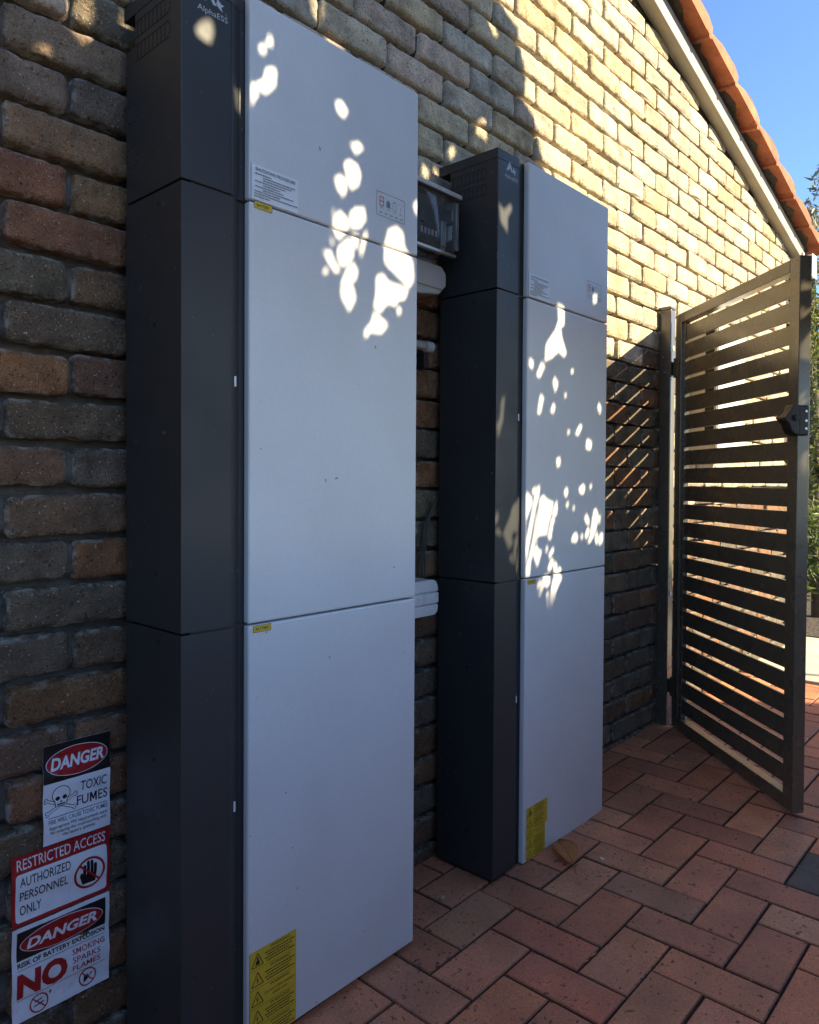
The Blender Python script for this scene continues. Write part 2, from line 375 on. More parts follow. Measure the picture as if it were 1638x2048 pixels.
def paver_color():
    c = random.choice([(0.215,0.076,0.037),(0.205,0.070,0.035),(0.225,0.084,0.041),(0.195,0.070,0.036),(0.222,0.089,0.043),(0.180,0.066,0.035),(0.232,0.078,0.036)])
    k = 0.8+0.4*rnd(); return tuple(x*k for x in c)
SPEC = {(2,2):(0.21,0.064,0.033),(1,2):(0.205,0.064,0.033),(3,2):(0.20,0.066,0.034),(1,3):(0.205,0.062,0.032),(8,6):(0.034,0.026,0.020),(6,6):(0.22,0.10,0.050),(5,3):(0.155,0.068,0.038)}
def paver_mesh(x0, x1, y0, y1, col):
    """chamfered clay paver, top slightly uneven"""
    m = MB(); cx, cy = (x0+x1)/2, (y0+y1)/2; hx, hy = (x1-x0)/2, (y1-y0)/2
    tx, ty, tz = random.gauss(0, 0.004), random.gauss(0, 0.004), random.gauss(0, 0.0008)
    V = []; E = []
    for k, (ins, dz) in enumerate(((0, -0.03), (0, -0.0035), (0.0028, -0.0006), (0.009, 0.0))):
        for sx, sy in ((-1,-1),(0,-1),(1,-1),(1,1),(0,1),(-1,1)):
            j = 0.0009
            u = sx*(hx-ins)+random.uniform(-j, j); v = sy*(hy-ins)+random.uniform(-j, j)
            V.append((u, v, dz+tz+u*tx+v*ty)); E.append(1.0 if k < 2 else (0.6 if k == 2 else 0.0))
    Fs = [(6*k+i, 6*k+(i+1) % 6, 6*k+6+(i+1) % 6, 6*k+6+i) for k in range(3) for i in range(6)]
    Fs += [(18, 19, 22, 23), (19, 20, 21, 22)]
    m.raw(V, Fs); m.tint = [col]*len(V); m.edge = E
    return m, (cx, cy)
PX, PY, XO, YO = 0.1137, 0.1205, 0.650, -0.085
rest = MB(); rest.tint = []; rest.edge = []
npav = 0
for k in range(-16, 27):
    for mrow in range(-3, 22):
        s = (k+mrow) % 4
        gx = 0.0020+rnd()*0.0012
        if s == 2: x0, x1, y1, y0 = XO+k*PX, XO+(k+2)*PX, YO-mrow*PY, YO-(mrow+1)*PY
        elif s == 0: x0, x1, y1, y0 = XO+k*PX, XO+(k+1)*PX, YO-mrow*PY, YO-(mrow+2)*PY
        else: continue
        if x0 > 3.62 or y0 > -0.02 or y1 < -2.2: continue
        y1 = min(y1, 0.012); x1 = min(x1, 3.66)
        if x1-x0 < 0.03 or y1-y0 < 0.03: continue
        m, (cx, cy) = paver_mesh(x0+gx, x1-gx, y0+gx, y1-gx, SPEC.get((k, mrow), paver_color()))
        seen = cy > -1.25 and cx > 0.2 and (cy > -1.05 or cx > 0.9) and cy+1.392 > 0.2*(cx+0.602)-0.2
        if seen and npav < 296:
            o = m.build('paver', M_PAVER, pavement, (cx, cy, zg(cx))); o.rotation_euler = (0, -0.02, 0); npav += 1
        else:
            n = len(rest.v); rest.raw([(cx+a, cy+c, zg(cx)+d) for a, c, d in m.v], m.f); rest.tint += m.tint; rest.edge += m.edge
tag(rest.build('paver_field', M_PAVER, pavement), kind='stuff')
c = MB(); c.box((3.675, -3.2, -0.12), (4.90, 3.0, 0.066)); tag(c.build('concrete_path', M_CONC, bevel=0.006), kind='structure')
c = MB(); c.box((4.915, -6, -0.12), (7.4, 6, 0.070)); tag(c.build('garden_bed', M_SOIL), kind='structure')
c = MB(); c.box((7.4, -14, -0.12), (15.5, 20, 0.10)); tag(c.build('lawn', M_GRASS), kind='structure')
c = MB(); c.box((15.5, -40, -0.12), (24.0, 70, 0.06)); tag(c.build('road', M_ROAD), kind='structure')
c = MB(); c.box((24.0, -40, -0.12), (90.0, 90, 0.14)); tag(c.build('verge', M_GRASS), kind='structure')

# ------------------------------------------------------------------ house: wall, bricks, roof
house = empty('brick_house', (0, 0, 0), 'brown clinker brick house end wall with raked joints and an orange tiled gable', 'house')
def rake(x): return 1.978+1.117-0.2575*(x-2.335)
wall = MB(); nxw, nzw = 130, 400; XW0, XW1 = -2.2, 4.545
for j in range(nzw+1):
    for i in range(nxw+1):
        x = XW0+(XW1-XW0)*i/nxw; top = rake(x)+0.02; z = -0.15+(top+0.15)*j/nzw
        bd = abs(((z-1.117)/0.086) % 1.0-0.5)*0.086
        dy = 0.016+0.034*max(0.0, 1-bd/0.018)+0.004*noise.noise((x*21, z*23, 1.3))+0.002*noise.noise((x*60, z*60, 5.1))
        wall.v.append((x, dy, z))
W1 = nxw+1
for j in range(nzw):
    for i in range(nxw): wall.f.append((j*W1+i, j*W1+i+1, (j+1)*W1+i+1, (j+1)*W1+i)); wall.mi.append(0)
wall.raw([(XW1, 0.0105, -0.15), (XW1, 6, -0.15), (XW1, 6, 2.5), (XW1, 0.0105, 2.5)], [(0, 1, 2, 3)])
wall_o = wall.build('wall', M_MORTAR, house, smooth=True)

PALE_LIT = [(0.49,0.41,0.29),(0.48,0.41,0.31),(0.50,0.41,0.275),(0.47,0.40,0.29),(0.51,0.40,0.25),(0.49,0.38,0.285),(0.46,0.41,0.32)]  # brightness of the lit wall put into the brick colour
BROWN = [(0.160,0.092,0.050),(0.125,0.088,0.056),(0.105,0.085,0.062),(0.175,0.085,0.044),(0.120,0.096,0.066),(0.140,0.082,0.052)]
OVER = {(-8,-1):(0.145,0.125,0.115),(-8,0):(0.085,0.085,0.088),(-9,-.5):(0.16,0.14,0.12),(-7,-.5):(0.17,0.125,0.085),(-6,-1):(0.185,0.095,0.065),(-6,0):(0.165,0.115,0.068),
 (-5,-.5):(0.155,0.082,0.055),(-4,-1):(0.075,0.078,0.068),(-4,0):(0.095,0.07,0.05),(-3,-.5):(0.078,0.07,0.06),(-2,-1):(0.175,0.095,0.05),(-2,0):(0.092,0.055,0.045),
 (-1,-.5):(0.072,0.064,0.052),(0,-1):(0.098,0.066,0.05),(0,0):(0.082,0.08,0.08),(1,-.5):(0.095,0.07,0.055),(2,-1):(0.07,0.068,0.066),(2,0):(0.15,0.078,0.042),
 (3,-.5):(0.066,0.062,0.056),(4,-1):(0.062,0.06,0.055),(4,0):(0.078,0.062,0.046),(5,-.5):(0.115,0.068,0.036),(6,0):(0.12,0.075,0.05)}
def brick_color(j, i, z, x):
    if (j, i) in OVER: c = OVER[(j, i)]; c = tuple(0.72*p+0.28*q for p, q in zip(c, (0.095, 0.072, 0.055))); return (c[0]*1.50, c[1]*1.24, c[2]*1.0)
    lim = (1.50 if x < 2.7 else 0.9)+0.22*rnd() if x > 0.3 else 1.9+0.3*rnd()  # paler bricks above this height, lower beyond the gate, to follow the bright wall
    c = random.choice(PALE_LIT if z > lim else BROWN); k = (0.82+0.36*rnd())*(1.25 if x > 2 and z < lim else 1)
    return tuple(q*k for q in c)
def brick_mesh(cx, cz, w, h, col):
    m = MB(); us = [0, .045, .35, .68, .955, 1]; vs = [0, .13, .87, 1]
    V = []; E = []; proud = random.gauss(0, 0.0022); ty = random.gauss(0, 0.006); tz = random.gauss(0, 0.01)
    wob = [random.uniform(-0.0028, 0.0028) for _ in range(24)]
    for jv, v in enumerate(vs):
        for iu, u in enumerate(us):
            eu = iu in (0, 5); ev = jv in (0, 3)
            x = (u-0.5)*w; z = (v-0.5)*h; y = proud+x*ty+z*tz
            if eu and ev:
                q = random.uniform(0.003, 0.008); x -= math.copysign(q, x); z -= math.copysign(q*0.7, z); y += 0.0065
            elif eu: y += 0.0045; x += wob[jv]
            elif ev: y += 0.0045; z += wob[iu+jv]
            else: y += random.gauss(0, 0.0011)
            if rnd() < 0.05 and (eu or ev): y += 0.004; z *= 0.93
            if cz+z > rake(cx+x)-0.002: z = rake(cx+x)-0.002-cz
            V.append((x, y, z)); E.append(1.0 if (eu or ev) else (0.35 if iu in (1, 4) or jv in (1, 2) else 0.1))
    Fs = [(j*6+i, j*6+i+1, (j+1)*6+i+1, (j+1)*6+i) for j in range(3) for i in range(5)]
    ring = [0,1,2,3,4,5,11,17,23,22,21,20,19,18,12,6]
    n = len(V)
    for q in ring: x, y, z = V[q]; V.append((x*0.992, 0.060, z*0.985)); E.append(1.0)
    L = len(ring)
    Fs += [(ring[(k+1) % L], ring[k], n+k, n+(k+1) % L) for k in range(L)]
    m.raw(V, Fs); m.tint = [col]*len(V); m.edge = E
    return m
def brick_fine(cx, cz, w, h, col):
    nu, nv = 30, 11; V = []; E = []; sx, sz = cx*7.3+random.uniform(0, 50), cz*5.1
    proud = random.gauss(0, 0.002); tu = random.gauss(0, 0.008); tv = random.gauss(0, 0.014)
    rr = [random.uniform(0.006, 0.017) for _ in range(4)]; hw, hh_ = w/2, h/2
    chips = [(random.choice((-1, 1))*random.uniform(0.3, 1)*hw, random.choice((-1, 1))*hh_, random.uniform(0.006, 0.014)) for _ in range(random.randint(1, 4))]
    for j in range(nv+1):
        for i in range(nu+1):
            a = -1+2*i/nu; c = -1+2*j/nv
            a = math.copysign(abs(a)**0.82, a); c = math.copysign(abs(c)**0.8, c)
            x, z = a*hw, c*hh_
            r = rr[(x > 0)+2*(z > 0)]
            ox, oz = abs(x)-(hw-r), abs(z)-(hh_-r)
            if ox > 0 and oz > 0:
                L_ = max(ox, oz)/math.hypot(ox, oz)
                x = math.copysign(hw-r+ox*L_, x); z = math.copysign(hh_-r+oz*L_, z)
                dist = r-max(ox, oz)
            else: dist = min(hw-abs(x), hh_-abs(z))
            k = max(0, 1-dist/0.010)
            wv = noise.noise((sx+x*34, sz+z*34, 2.0))*0.0026+noise.noise((sx+x*95, sz+z*95, 7.0))*0.0012
            if k > 0:
                if abs(z)/hh_ > abs(x)/hw: z += wv*k
                else: x += wv*k
            y = proud+x*tu+z*tv+0.0065*k*k+0.0038*noise.noise((sx+x*26, sz+z*30, 4.0))+0.0020*noise.noise((sx+x*80, sz+z*80, 1.0))+0.0013*noise.noise((sx+x*190, sz+z*190, 3.0))
            for qx, qz, qr in chips:
                d_ = math.hypot(x-qx, (z-qz)*1.3)
                if d_ < qr: y += 0.006*(1-d_/qr)
            if cz+z > rake(cx+x)-0.002: z = rake(cx+x)-0.002-cz
            V.append((x, y, z)); E.append(max(0.1, min(1.0, k*1.1)))
    n1 = nu+1
    Fs = [(j*n1+i, j*n1+i+1, (j+1)*n1+i+1, (j+1)*n1+i) for j in range(nv) for i in range(nu)]
    ring = [i for i in range(n1)]+[j*n1+nu for j in range(1, nv+1)]+[nv*n1+i for i in range(nu-1, -1, -1)]+[j*n1 for j in range(nv-1, 0, -1)]
    n = len(V)
    for q in ring: V.append((V[q][0]*0.992, 0.060, V[q][2]*0.985)); E.append(1.0)
    L_ = len(ring); Fs += [(ring[(k+1) % L_], ring[k], n+k, n+(k+1) % L_) for k in range(L_)]
    m = MB(); m.raw(V, Fs); m.tint = [col]*len(V); m.edge = E
    return m
def px(x, y, z):
    d = Vector((x, y, z))-M.translation; q = d.dot(F)
    return (819+1485.4*d.dot(R1)/q, 988.5-1485.4*d.dot(U1)/q, q)
def hidden(u, v):
    """rough: behind one of the cabinets or the gate leaf, or outside the frame"""
    if u < -30 or u > 1600 or v < -60 or v > 2060: return True
    if 258 < u < 832 and v > 15+max(0, (u-500)*0.56): return True
    if 885 < u < 1205 and v > 340+max(0, (u-1058)*0.6): return True
    if 1352 < u < 1600 and v > 640-(u-1352)*0.48: return True
    return False
cand = []
for j in range(-31, 15):
    cz = 1.117-0.086*j
    for i in range(-9, 19):
        ii = i if j % 2 == 0 else i-0.5
        cx = 0.24*(ii+0.5)
        if cx < -1.9: continue
        w0, w1 = cx-0.115, min(cx+0.115, 4.545)
        if w1-w0 < 0.04 or cz-0.037 > min(rake(w0), rake(w1))-0.012: continue
        cx2, w = (w0+w1)/2, w1-w0
        u, v, q = px(cx2, 0, cz)
        area = 0
        if q > 0.2 and not (hidden(u, v) and hidden(*px(w1, 0, cz)[:2]) and hidden(*px(w0, 0, cz)[:2])):
            a = px(w0, 0, cz); c_ = px(w1, 0, cz); area = abs(c_[0]-a[0])*0.076*1485/q
        cand.append((area, j, ii, cx2, cz, w))
cand.sort(key=lambda t: -t[0])
brest = MB(); brest.tint = []; brest.edge = []
for idx, (area, j, ii, cx, cz, w) in enumerate(cand):
    ww = w+0.001-random.uniform(0.0, 0.005); hh = (0.0725 if cx < 0.3 else 0.0755)+random.uniform(-0.004, 0.002)
    fine_ = area > 0 and idx < 150
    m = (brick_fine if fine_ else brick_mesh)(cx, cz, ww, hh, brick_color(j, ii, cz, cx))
    dx, dz = random.gauss(0, 0.0015), random.gauss(0, 0.0014)
    if area > 0 and idx < 300:
        m.build('brick', MB_BRICK, wall_o, (cx+dx, 0, cz+dz), smooth=fine_).rotation_euler = (0, random.gauss(0, 0.006), 0)
    else:
        brest.raw([(cx+dx+a, c_, cz+dz+d) for a, c_, d in m.v], m.f); brest.tint += m.tint; brest.edge += m.edge
tag(brest.build('brickwork', MB_BRICK, wall_o), kind='stuff')

# gable trim: barge board, shadow board, verge tiles, roof deck, fascia and gutter
def along(s, h, y):                                   # s metres down the rake line, h square to it
    ca, sa = math.cos(math.atan(0.2575)), math.sin(math.atan(0.2575))
    x0 = -2.0; return (x0+s*ca+h*sa, y, rake(x0)-s*sa+h*ca)
SL = (4.62+2.0)/math.cos(math.atan(0.2575))
def rail(name, s0, s1, h0, h1, y0, y1, m, bev=0.002):
    q = MB(); q.prism([(s0, h0), (s1, h0), (s1, h1), (s0, h1)], lambda u, v, d: along(u, v, d), y0, y1)
    return q.build(name, m, house, bevel=bev)
rail('barge_board', 0, SL-0.03, 0.0, 0.090, 0.012, -0.050, M_CREAM, 0.004)
rail('shade_batten', 0, SL-0.02, 0.0905, 0.1180, 0.012, -0.030, M_WOODDK)  # dark colour stands in for the shadow band under the tile overhang
rail('roof_deck', 0, SL+0.12, 0.1185, 0.135, 3.9, -0.020, M_WOODDK)
def verge_tile(s0, L, idx):
    prof = [(s0, 0.122), (s0+L*0.93, 0.122), (s0+L*0.95, 0.110), (s0+L, 0.112), (s0+L+0.003, 0.140), (s0+L+0.001, 0.172), (s0+L*0.985, 0.177), (s0+L*0.85, 0.189), (s0+L*0.65, 0.190), (s0+L*0.42, 0.176), (s0+L*0.18, 0.150), (s0, 0.130)]
    q = MB(); ys = [-0.125, -0.06, 0.03, 0.11, 0.20]; hz = [-0.006, 0.0, 0.004, -0.004, -0.02]
    n = len(prof)
    for y, dz in zip(ys, hz):
        for u, v in prof: q.v.append(along(u+random.gauss(0, 0.0012), v+dz+random.gauss(0, 0.0012), y+random.gauss(0, 0.0015)))
    for k in range(4):
        for i in range(n): q.f.append((k*n+i, (k+1)*n+i, (k+1)*n+(i+1) % n, k*n+(i+1) % n)); q.mi.append(0)
    q.f.append(tuple(range(n))); q.mi.append(0); q.f.append(tuple(range(5*n-1, 4*n-1, -1))); q.mi.append(0)
    k = 0.85+0.3*rnd(); q.tint = [tuple(x*k for x in random.choice([(0.41,0.125,0.060),(0.37,0.112,0.056),(0.44,0.140,0.068)]))]*len(q.v)
    return q
ca = math.cos(math.atan(0.2575))
tips = [2.8167+0.330*k for k in range(-14, 7)]
for k, tx in enumerate(tips):
    s1 = (tx+2.0-0.2*math.sin(math.atan(0.2575)))/ca
    verge_tile(s1-0.395, 0.395, k).build('roof_tile', M_TILE, house, smooth=False)
    q = MB()                                           # lumpy pointing mortar under each verge tile
    V = []
    for a in range(5):
        for hh, yy in ((0.103+0.012*rnd(), -0.034-0.01*rnd()), (0.1215, -0.05-0.05*rnd()*(a < 3))): V.append(along(s1-0.36+a*0.075, hh, yy))
    for a in range(5): V.append(along(s1-0.36+a*0.075, 0.1212, -0.0315))
    for a in range(5): V.append(along(s1-0.36+a*0.075, 0.103, -0.0315))
    q.raw(V, [(2*a, 2*a+2, 2*a+3, 2*a+1) for a in range(4)]+[(2*a+2, 2*a, 15+a, 16+a) for a in range(4)])
    q.build('pointing_mortar', M_MORTAR, house)
body = MB(); body.tint = []
for r in range(9):                                     # the tile courses behind the verge
    for k, tx in enumerate(tips):
        s1 = (tx+2.0)/ca
        V = []
        for yy in range(7):
            y = 0.21+r*0.30+yy*0.05; hump = 0.03*math.cos((yy-1.5)/6*2*math.pi)
            V += [along(s1-0.39, 0.145+hump*.7, y), along(s1-0.02, 0.172+hump*.7, y), along(s1-0.018, 0.138+hump*.7, y)]
        n = len(body.v)
        body.raw(V, [(3*a+c, 3*a+c+1, 3*a+4+c, 3*a+3+c) for a in range(6) for c in range(2)])
        kk = 0.85+0.3*rnd(); body.tint += [(0.39*kk, 0.135*kk, 0.065*kk)]*len(V)
tag(body.build('roof_tile_field', M_TILE, house), kind='stuff')
q = MB(); q.box((4.555, -0.06, 2.40), (4.585, 3.9, 2.56)); q.build('fascia', M_WHITE, house, bevel=0.002)
q = MB(); q.prism([(4.59, 2.545), (4.592, 2.43), (4.625, 2.405), (4.685, 2.412), (4.70, 2.44), (4.70, 2.555), (4.692, 2.555), (4.688, 2.445), (4.675, 2.425), (4.63, 2.418), (4.60, 2.438), (4.598, 2.545)], lambda u, v, d: (u, d, v), -0.10, 3.9)
q.box((4.594, -0.1005, 2.41), (4.698, -0.1025, 2.552)); q.build('gutter', M_WHITE, house)

# ------------------------------------------------------------------ battery cabinets
YB, YP, YK = -0.2276, -0.2366, -0.0306
ZB, Z1, Z2, ZT = 0.009, 0.8235, 1.6172, 1.9943
W, BX = 0.471, -0.1354
def cabinet(loc, label, torn):
    t = empty('battery_cabinet', loc, label, 'battery cabinet', 'stacked home battery cabinets on the brick wall')
    def casing(name, z0, z1, yback):
        q = MB()
        prof = [(BX, yback), (BX, YB), (-0.034, YB), (-0.010, YB+0.010), (-0.010, YP+0.0185), (W-0.006, YP+0.0185), (W-0.006, yback)]
        q.prism(prof, lambda u, v, d: (u, v, d), z0, z1)
        return q.build(name, M_DARK, t, bevel=0.0016)
    fr = []
    c0 = casing('battery_casing', ZB+0.004, Z1-0.0022, YK)
    c1 = casing('battery_casing', Z1+0.0022, Z2-0.0022, YK)
    q = MB(); za = Z2+0.0022
    def lprof(yf): return [(YK, za), (yf, za), (yf, 1.9655), (-0.064, 1.9655), (-0.064, 1.905), (YK, 1.905)]
    q.prism(lprof(YB), lambda u, v, d: (d, u, v), BX, -0.0342)
    inv = q.build('inverter_casing', M_DARK, t, bevel=0.0016)
    q = MB(); q.prism([(-0.0340, -0.064), (-0.0340, YB), (-0.010, YB+0.010), (-0.010, YP+0.0185), (W-0.006, YP+0.0185), (W-0.006, -0.064)], lambda u, v, d: (u, v, d), za, 1.9655); q.build('inverter_body', M_DARK, inv)
    q = MB(); q.prism([(BX, YK+0.008), (BX, YB), (-0.034, YB), (-0.010, YB+0.010), (-0.010, YP+0.0185), (W-0.006, YP+0.0185), (W-0.006, YK+0.008)], lambda u, v, d: (u, v, d), 1.9662, 1.992)
    q.build('inverter_lid', M_DARK, inv, bevel=0.0016)
    q = MB(); q.box((BX+0.01, YK-0.004, ZB-0.002-0.02), (W-0.02, YB+0.012, ZB+0.0038)); q.build('plinth', M_BLACK, t)
    for zj, yj in ((Z1, YK-0.004), (Z2, YK-0.03)):
        q = MB(); q.box((BX+0.02, yj, zj-0.0022), (W-0.03, YB+0.004, zj+0.0022)); q.build('joint_gasket', M_BLACK, t)
    for z0, z1 in ((ZB, Z1-0.0016), (Z1+0.0016, Z2-0.0016), (Z2+0.0016, ZT)):
        q = MB(); q.box((0, YP, z0), (W, YP+0.018, z1)); q.build('front_panel', M_PANEL, t, bevel=0.0045, seg=3, smooth=False)
    # side vents: two rows of pressed, dashed knock-outs
    q = MB(); X = BX-0.0006
    def bar(y0, z0, y1, z1):
        q.box((X, min(y0, y1)-0.0007, min(z0, z1)-0.0007), (BX+0.0012, max(y0, y1)+0.0007, max(z0, z1)+0.0007))
    for zc in (1.9335, 1.8905):
        for sgn in (-1, 1):
            y = -0.066
            while y > -0.178:
                bar(y, zc+sgn*0.0145, y-0.0085, zc+sgn*0.0145); y -= 0.0112
        for k in range(8):
            y = -0.075-k*0.0140; bar(y, zc-0.0125, y, zc-0.002); bar(y, zc+0.001, y, zc+0.0125)
        for k in range(5):
            a = math.radians(-72+k*36); bar(-0.178-0.0125*math.cos(a), zc+0.0145*math.sin(a)-0.002, -0.178-0.0125*math.cos(a), zc+0.0145*math.sin(a)+0.002)
    q.build('side_vent', M_GROOVE, inv)
    q = MB()
    for zc in (1.785, 1.703):
        for k in range(11):
            a = 2*math.pi*k/11; y, z = -0.054-0.0205*math.cos(a), zc+0.0205*math.sin(a)
            q.box((BX-0.0006, y-0.0025, z-0.0012), (BX+0.001, y+0.0025, z+0.0012))
    inv2 = q.build('cable_knockout', M_GROOVE, t)
    for cs, pts in ((c1, ((-0.150, 1.592), (-0.137, 1.377), (-0.141, 0.923))), (c0, ((-0.150, 0.8015), (-0.135, 0.581), (-0.14, 0.12)))):
        for y, z in pts:
            q = MB(); q.tube([(BX+0.002, y, z), (BX-0.0005, y, z)], 0.0042, 10); q.tube([(BX-0.0004, y, z), (BX-0.0009, y, z)], 0.002, 6); q.build('screw', M_GROOVE, cs)
    for cs, z in ((c1, 1.279), (c0, 0.484)):
        q = MB(); q.box((-0.0235, YB+0.0055, z-0.0095), (-0.0195, YB+0.0035, z+0.0095)); q.build('status_light', M_WSTICK, cs)
    # maker's emblem and name, printed on the narrow dark front
    a = Art(YB, None)
    a.poly([(-0.0815, 1.9715), (-0.0655, 1.9440), (-0.0735, 1.9440), (-0.0785, 1.9530), (-0.0885, 1.9440), (-0.0965, 1.9440)], 1, 0)
    a.poly([(-0.0640, 1.9590), (-0.0560, 1.9520), (-0.0500, 1.9520), (-0.0560, 1.9460), (-0.0525, 1.9390), (-0.0605, 1.9425), (-0.0665, 1.9480)], 1, 0)
    a.text('AlphaESS', -0.0735, 1.9235, 0.0098, 1, 0, w=0.062, align='C', bold=0.0)
    a.m.build('maker_print', M_LOGO, inv)
    # paper shutdown notice at the foot of the top panel
    a = Art(YP); a.rect(0.0035, 1.6208, 0.115, 1.6860, 1, 0); nb = a.m.build('shutdown_notice', M_WSTICK, t)
    a = Art(YP)
    a.rect(0.0028, 1.6208, 0.0036, 1.6860, 2, 0)
    a.text('SHUTDOWN PROCEDURE', 0.060, 1.6752, 0.0060, 3, 0, w=0.094, align='C', bold=0.0)
    for k, (u0, u1) in enumerate(((0.012, 0.050), (0.030, 0.108), (0.030, 0.098), (0.012, 0.082), (0.030, 0.070), (0.012, 0.078), (0.030, 0.102), (0.010, 0.070), (0.010, 0.112), (0.010, 0.045))):
        a.dashes(u0, u1, 1.6690-k*0.0047, 0.0021, 3, 1, k)
    a.m.build('lettering', [M_INK, M_INKG], nb)
    # display window with four icons
    a = Art(YP); a.outline([(0.334, 1.6805), (0.4245, 1.6805), (0.4245, 1.7320), (0.334, 1.7320)], 0.0012, 1, 0)
    ip = a.m.build('display_frame', M_INKG, t)
    a = Art(YP); u = 0.350
    a.outline([(u-.006, 1.703), (u+.006, 1.703), (u+.006, 1.722), (u-.006, 1.722)], 0.0022, 1, 2); a.line(u-.005, 1.7125, u+.005, 1.7125, 0.002, 1, 2)
    u = 0.371; a.poly([(u-.006, 1.703), (u+.006, 1.703), (u+.006, 1.7145), (u, 1.7205), (u-.006, 1.7145)], 1, 1)
    u = 0.391; a.outline([(u-.0055, 1.7025), (u+.0055, 1.7025), (u+.0055, 1.7195), (u-.0055, 1.7195)], 0.0009, 1, 1); a.rect(u-.002, 1.7195, u+.002, 1.7215, 1, 1)
    u = 0.411
    for du, dv in ((-.005, .017), (.005, .017), (0, .009)): a.disc(u+du, 1.703+dv, 0.0013, 0.0013, 1, 1, 8)
    a.line(u, 1.7035, u, 1.711, 0.0008, 1, 1)
    for u in (0.350, 0.371, 0.391, 0.411): a.rect(u-.004, 1.6975, u+.004, 1.6990, 1, 1)
    for k in range(5): a.rect(0.343+k*0.0165, 1.6872, 0.352+k*0.0165, 1.6888, 1, 0)
    a.m.build('display_icon', [M_INK, M_INKG, M_REDICON], ip)
    # little yellow BATTERY tags
    for z in ((1.6120, 0.8142) if not torn else (0.8130,)):
        a = Art(YP); a.rect(0.0105, z-0.0068, 0.0515, z+0.0064, 1, 0); bt = a.m.build('battery_tag', M_YELLOW, t)
        a = Art(YP); a.text('BATTERY', 0.031, z-0.0028, 0.0054, 2, 0, w=0.030, align='C', bold=0.01)
        a.outline([(0.0108, z-0.0065), (0.0512, z-0.0065), (0.0512, z+0.0061), (0.0108, z+0.0061)], 0.0007, 2, 0); a.m.build('lettering', M_INK, bt)
    # yellow warning strip at the bottom corner
    L = 0.0150 if torn else 0.0037; R = L+0.1125; top = 0.1640 if torn else 0.1975; bot = 0.0125
    a = Art(YP)
    if torn:
        nz = top-0.068; a.rect(L, nz, R, top, 1, 0); a.poly([(L, bot), (R-0.012, bot), (R-0.012, nz-0.006), (R-0.004, nz), (L, nz)], 1, 0)
    else: a.rect(L, bot, R, top, 1, 0)
    wl_ = a.m.build('warning_strip', M_YELLOW, t, label='yellow strip of five warnings, torn along its right edge' if torn else None)
    a = Art(YP); H = (top-bot)/5; Rr = R-0.014 if torn else R-0.003
    a.line(L+0.0003, bot, L+0.0003, top, 0.0008, 2, 0)
    for k in range(5):
        z1 = top-k*H; z0 = z1-H; cu = L+0.0185
        a.outline([(cu-0.0135, z0+H*0.16), (cu+0.0135, z0+H*0.16), (cu, z0+H*0.84)], 0.0016, 2, 0)
        if k == 0:
            a.disc(cu, z0+H*0.55, 0.0022, 0.0030, 2, 0, 10); a.poly([(cu-.005, z0+H*.24), (cu+.005, z0+H*.24), (cu+.004, z0+H*.46), (cu-.003, z0+H*.46)], 2, 0)
        else:
            a.poly([(cu+.0006, z0+H*.64), (cu-.0034, z0+H*.40), (cu-.0004, z0+H*.42)], 2, 0); a.poly([(cu-.0006, z0+H*.40), (cu+.003, z0+H*.45), (cu-.001, z0+H*.22)], 2, 0)
        m0 = L+0.072 if not torn else L+0.066
        a.text('WARNING', m0, z0+H*0.76, H*0.17, 2, 0, w=0.048, align='C', bold=0.0)
        if k == 2:
            a.text('DO NOT DISCONNECT', m0, z0+H*0.46, H*0.13, 2, 0, w=Rr-L-0.036, align='C', bold=0.0)
            a.text('UNDER LOAD', m0, z0+H*0.22, H*0.13, 2, 0, w=0.036, align='C', bold=0.0)
        else:
            for r in range(4): a.dashes(L+0.036+0.004*(r % 2), Rr-0.002-0.006*(r % 3), z0+H*(0.60-r*0.15), H*0.065, 2, 0, k*7+r)
        if k: a.line(L+0.002, z1, Rr-0.004, z1, 0.0006, 2, 0)
    a.m.build('lettering', M_INK, wl_)
    return t
cab1 = cabinet((0.2248, 0, 0), 'nearer tall white and charcoal battery cabinet beside the danger signs', False)
cab2 = cabinet((1.1696, 0.0074, -0.002), 'farther tall white and charcoal battery cabinet, nearer the gate, brown leaf at its foot', True)

# ------------------------------------------------------------------ things fixed to the wall between the cabinets
iso = empty('meter_box', (0.93, 0, 1.70), 'clear fronted electrical box with a grey sloping hood behind the two cabinets', 'electrical box')
def rel(q, o=(0.93, 0, 1.70)):
    q.v = [(a-o[0], b_-o[1], c_-o[2]) for a, b_, c_ in q.v]; return q
q = MB(); q.box((0.80, 0.0, 1.695), (0.985, -0.035, 1.895)); rel(q).build('back_plate', M_GREYPL, iso, bevel=0.006)
q = MB(); q.prism([(0.0, 1.925), (-0.05, 1.918), (-0.135, 1.868), (-0.135, 1.856), (-0.045, 1.884), (0.0, 1.884)], lambda u, v, d: (d, u, v), 0.795, 0.992); rel(q).build('hood', M_GREYPL, iso, bevel=0.003)
q = MB(); q.box((0.802, -0.036, 1.708), (0.984, -0.122, 1.862)); rel(q).build('clear_cover', M_CLEAR, iso, bevel=0.012, seg=3, smooth=True)
q = MB(); q.box((0.83, -0.037, 1.74), (0.93, -0.085, 1.83)); q.box((0.85, -0.085, 1.775), (0.87, -0.10, 1.80)); q.box((0.945, -0.037, 1.725), (0.968, -0.070, 1.84)); rel(q).build('switch_block', mat('dark_grey_plastic', (0.045, 0.048, 0.055), 0.35), iso, bevel=0.002)
q = MB()
for k in range(5): q.box((0.86+k*0.014, -0.0855, 1.75), (0.868+k*0.014, -0.0875, 1.765))
rel(q).build('switch_lever', M_WSTICK, iso)
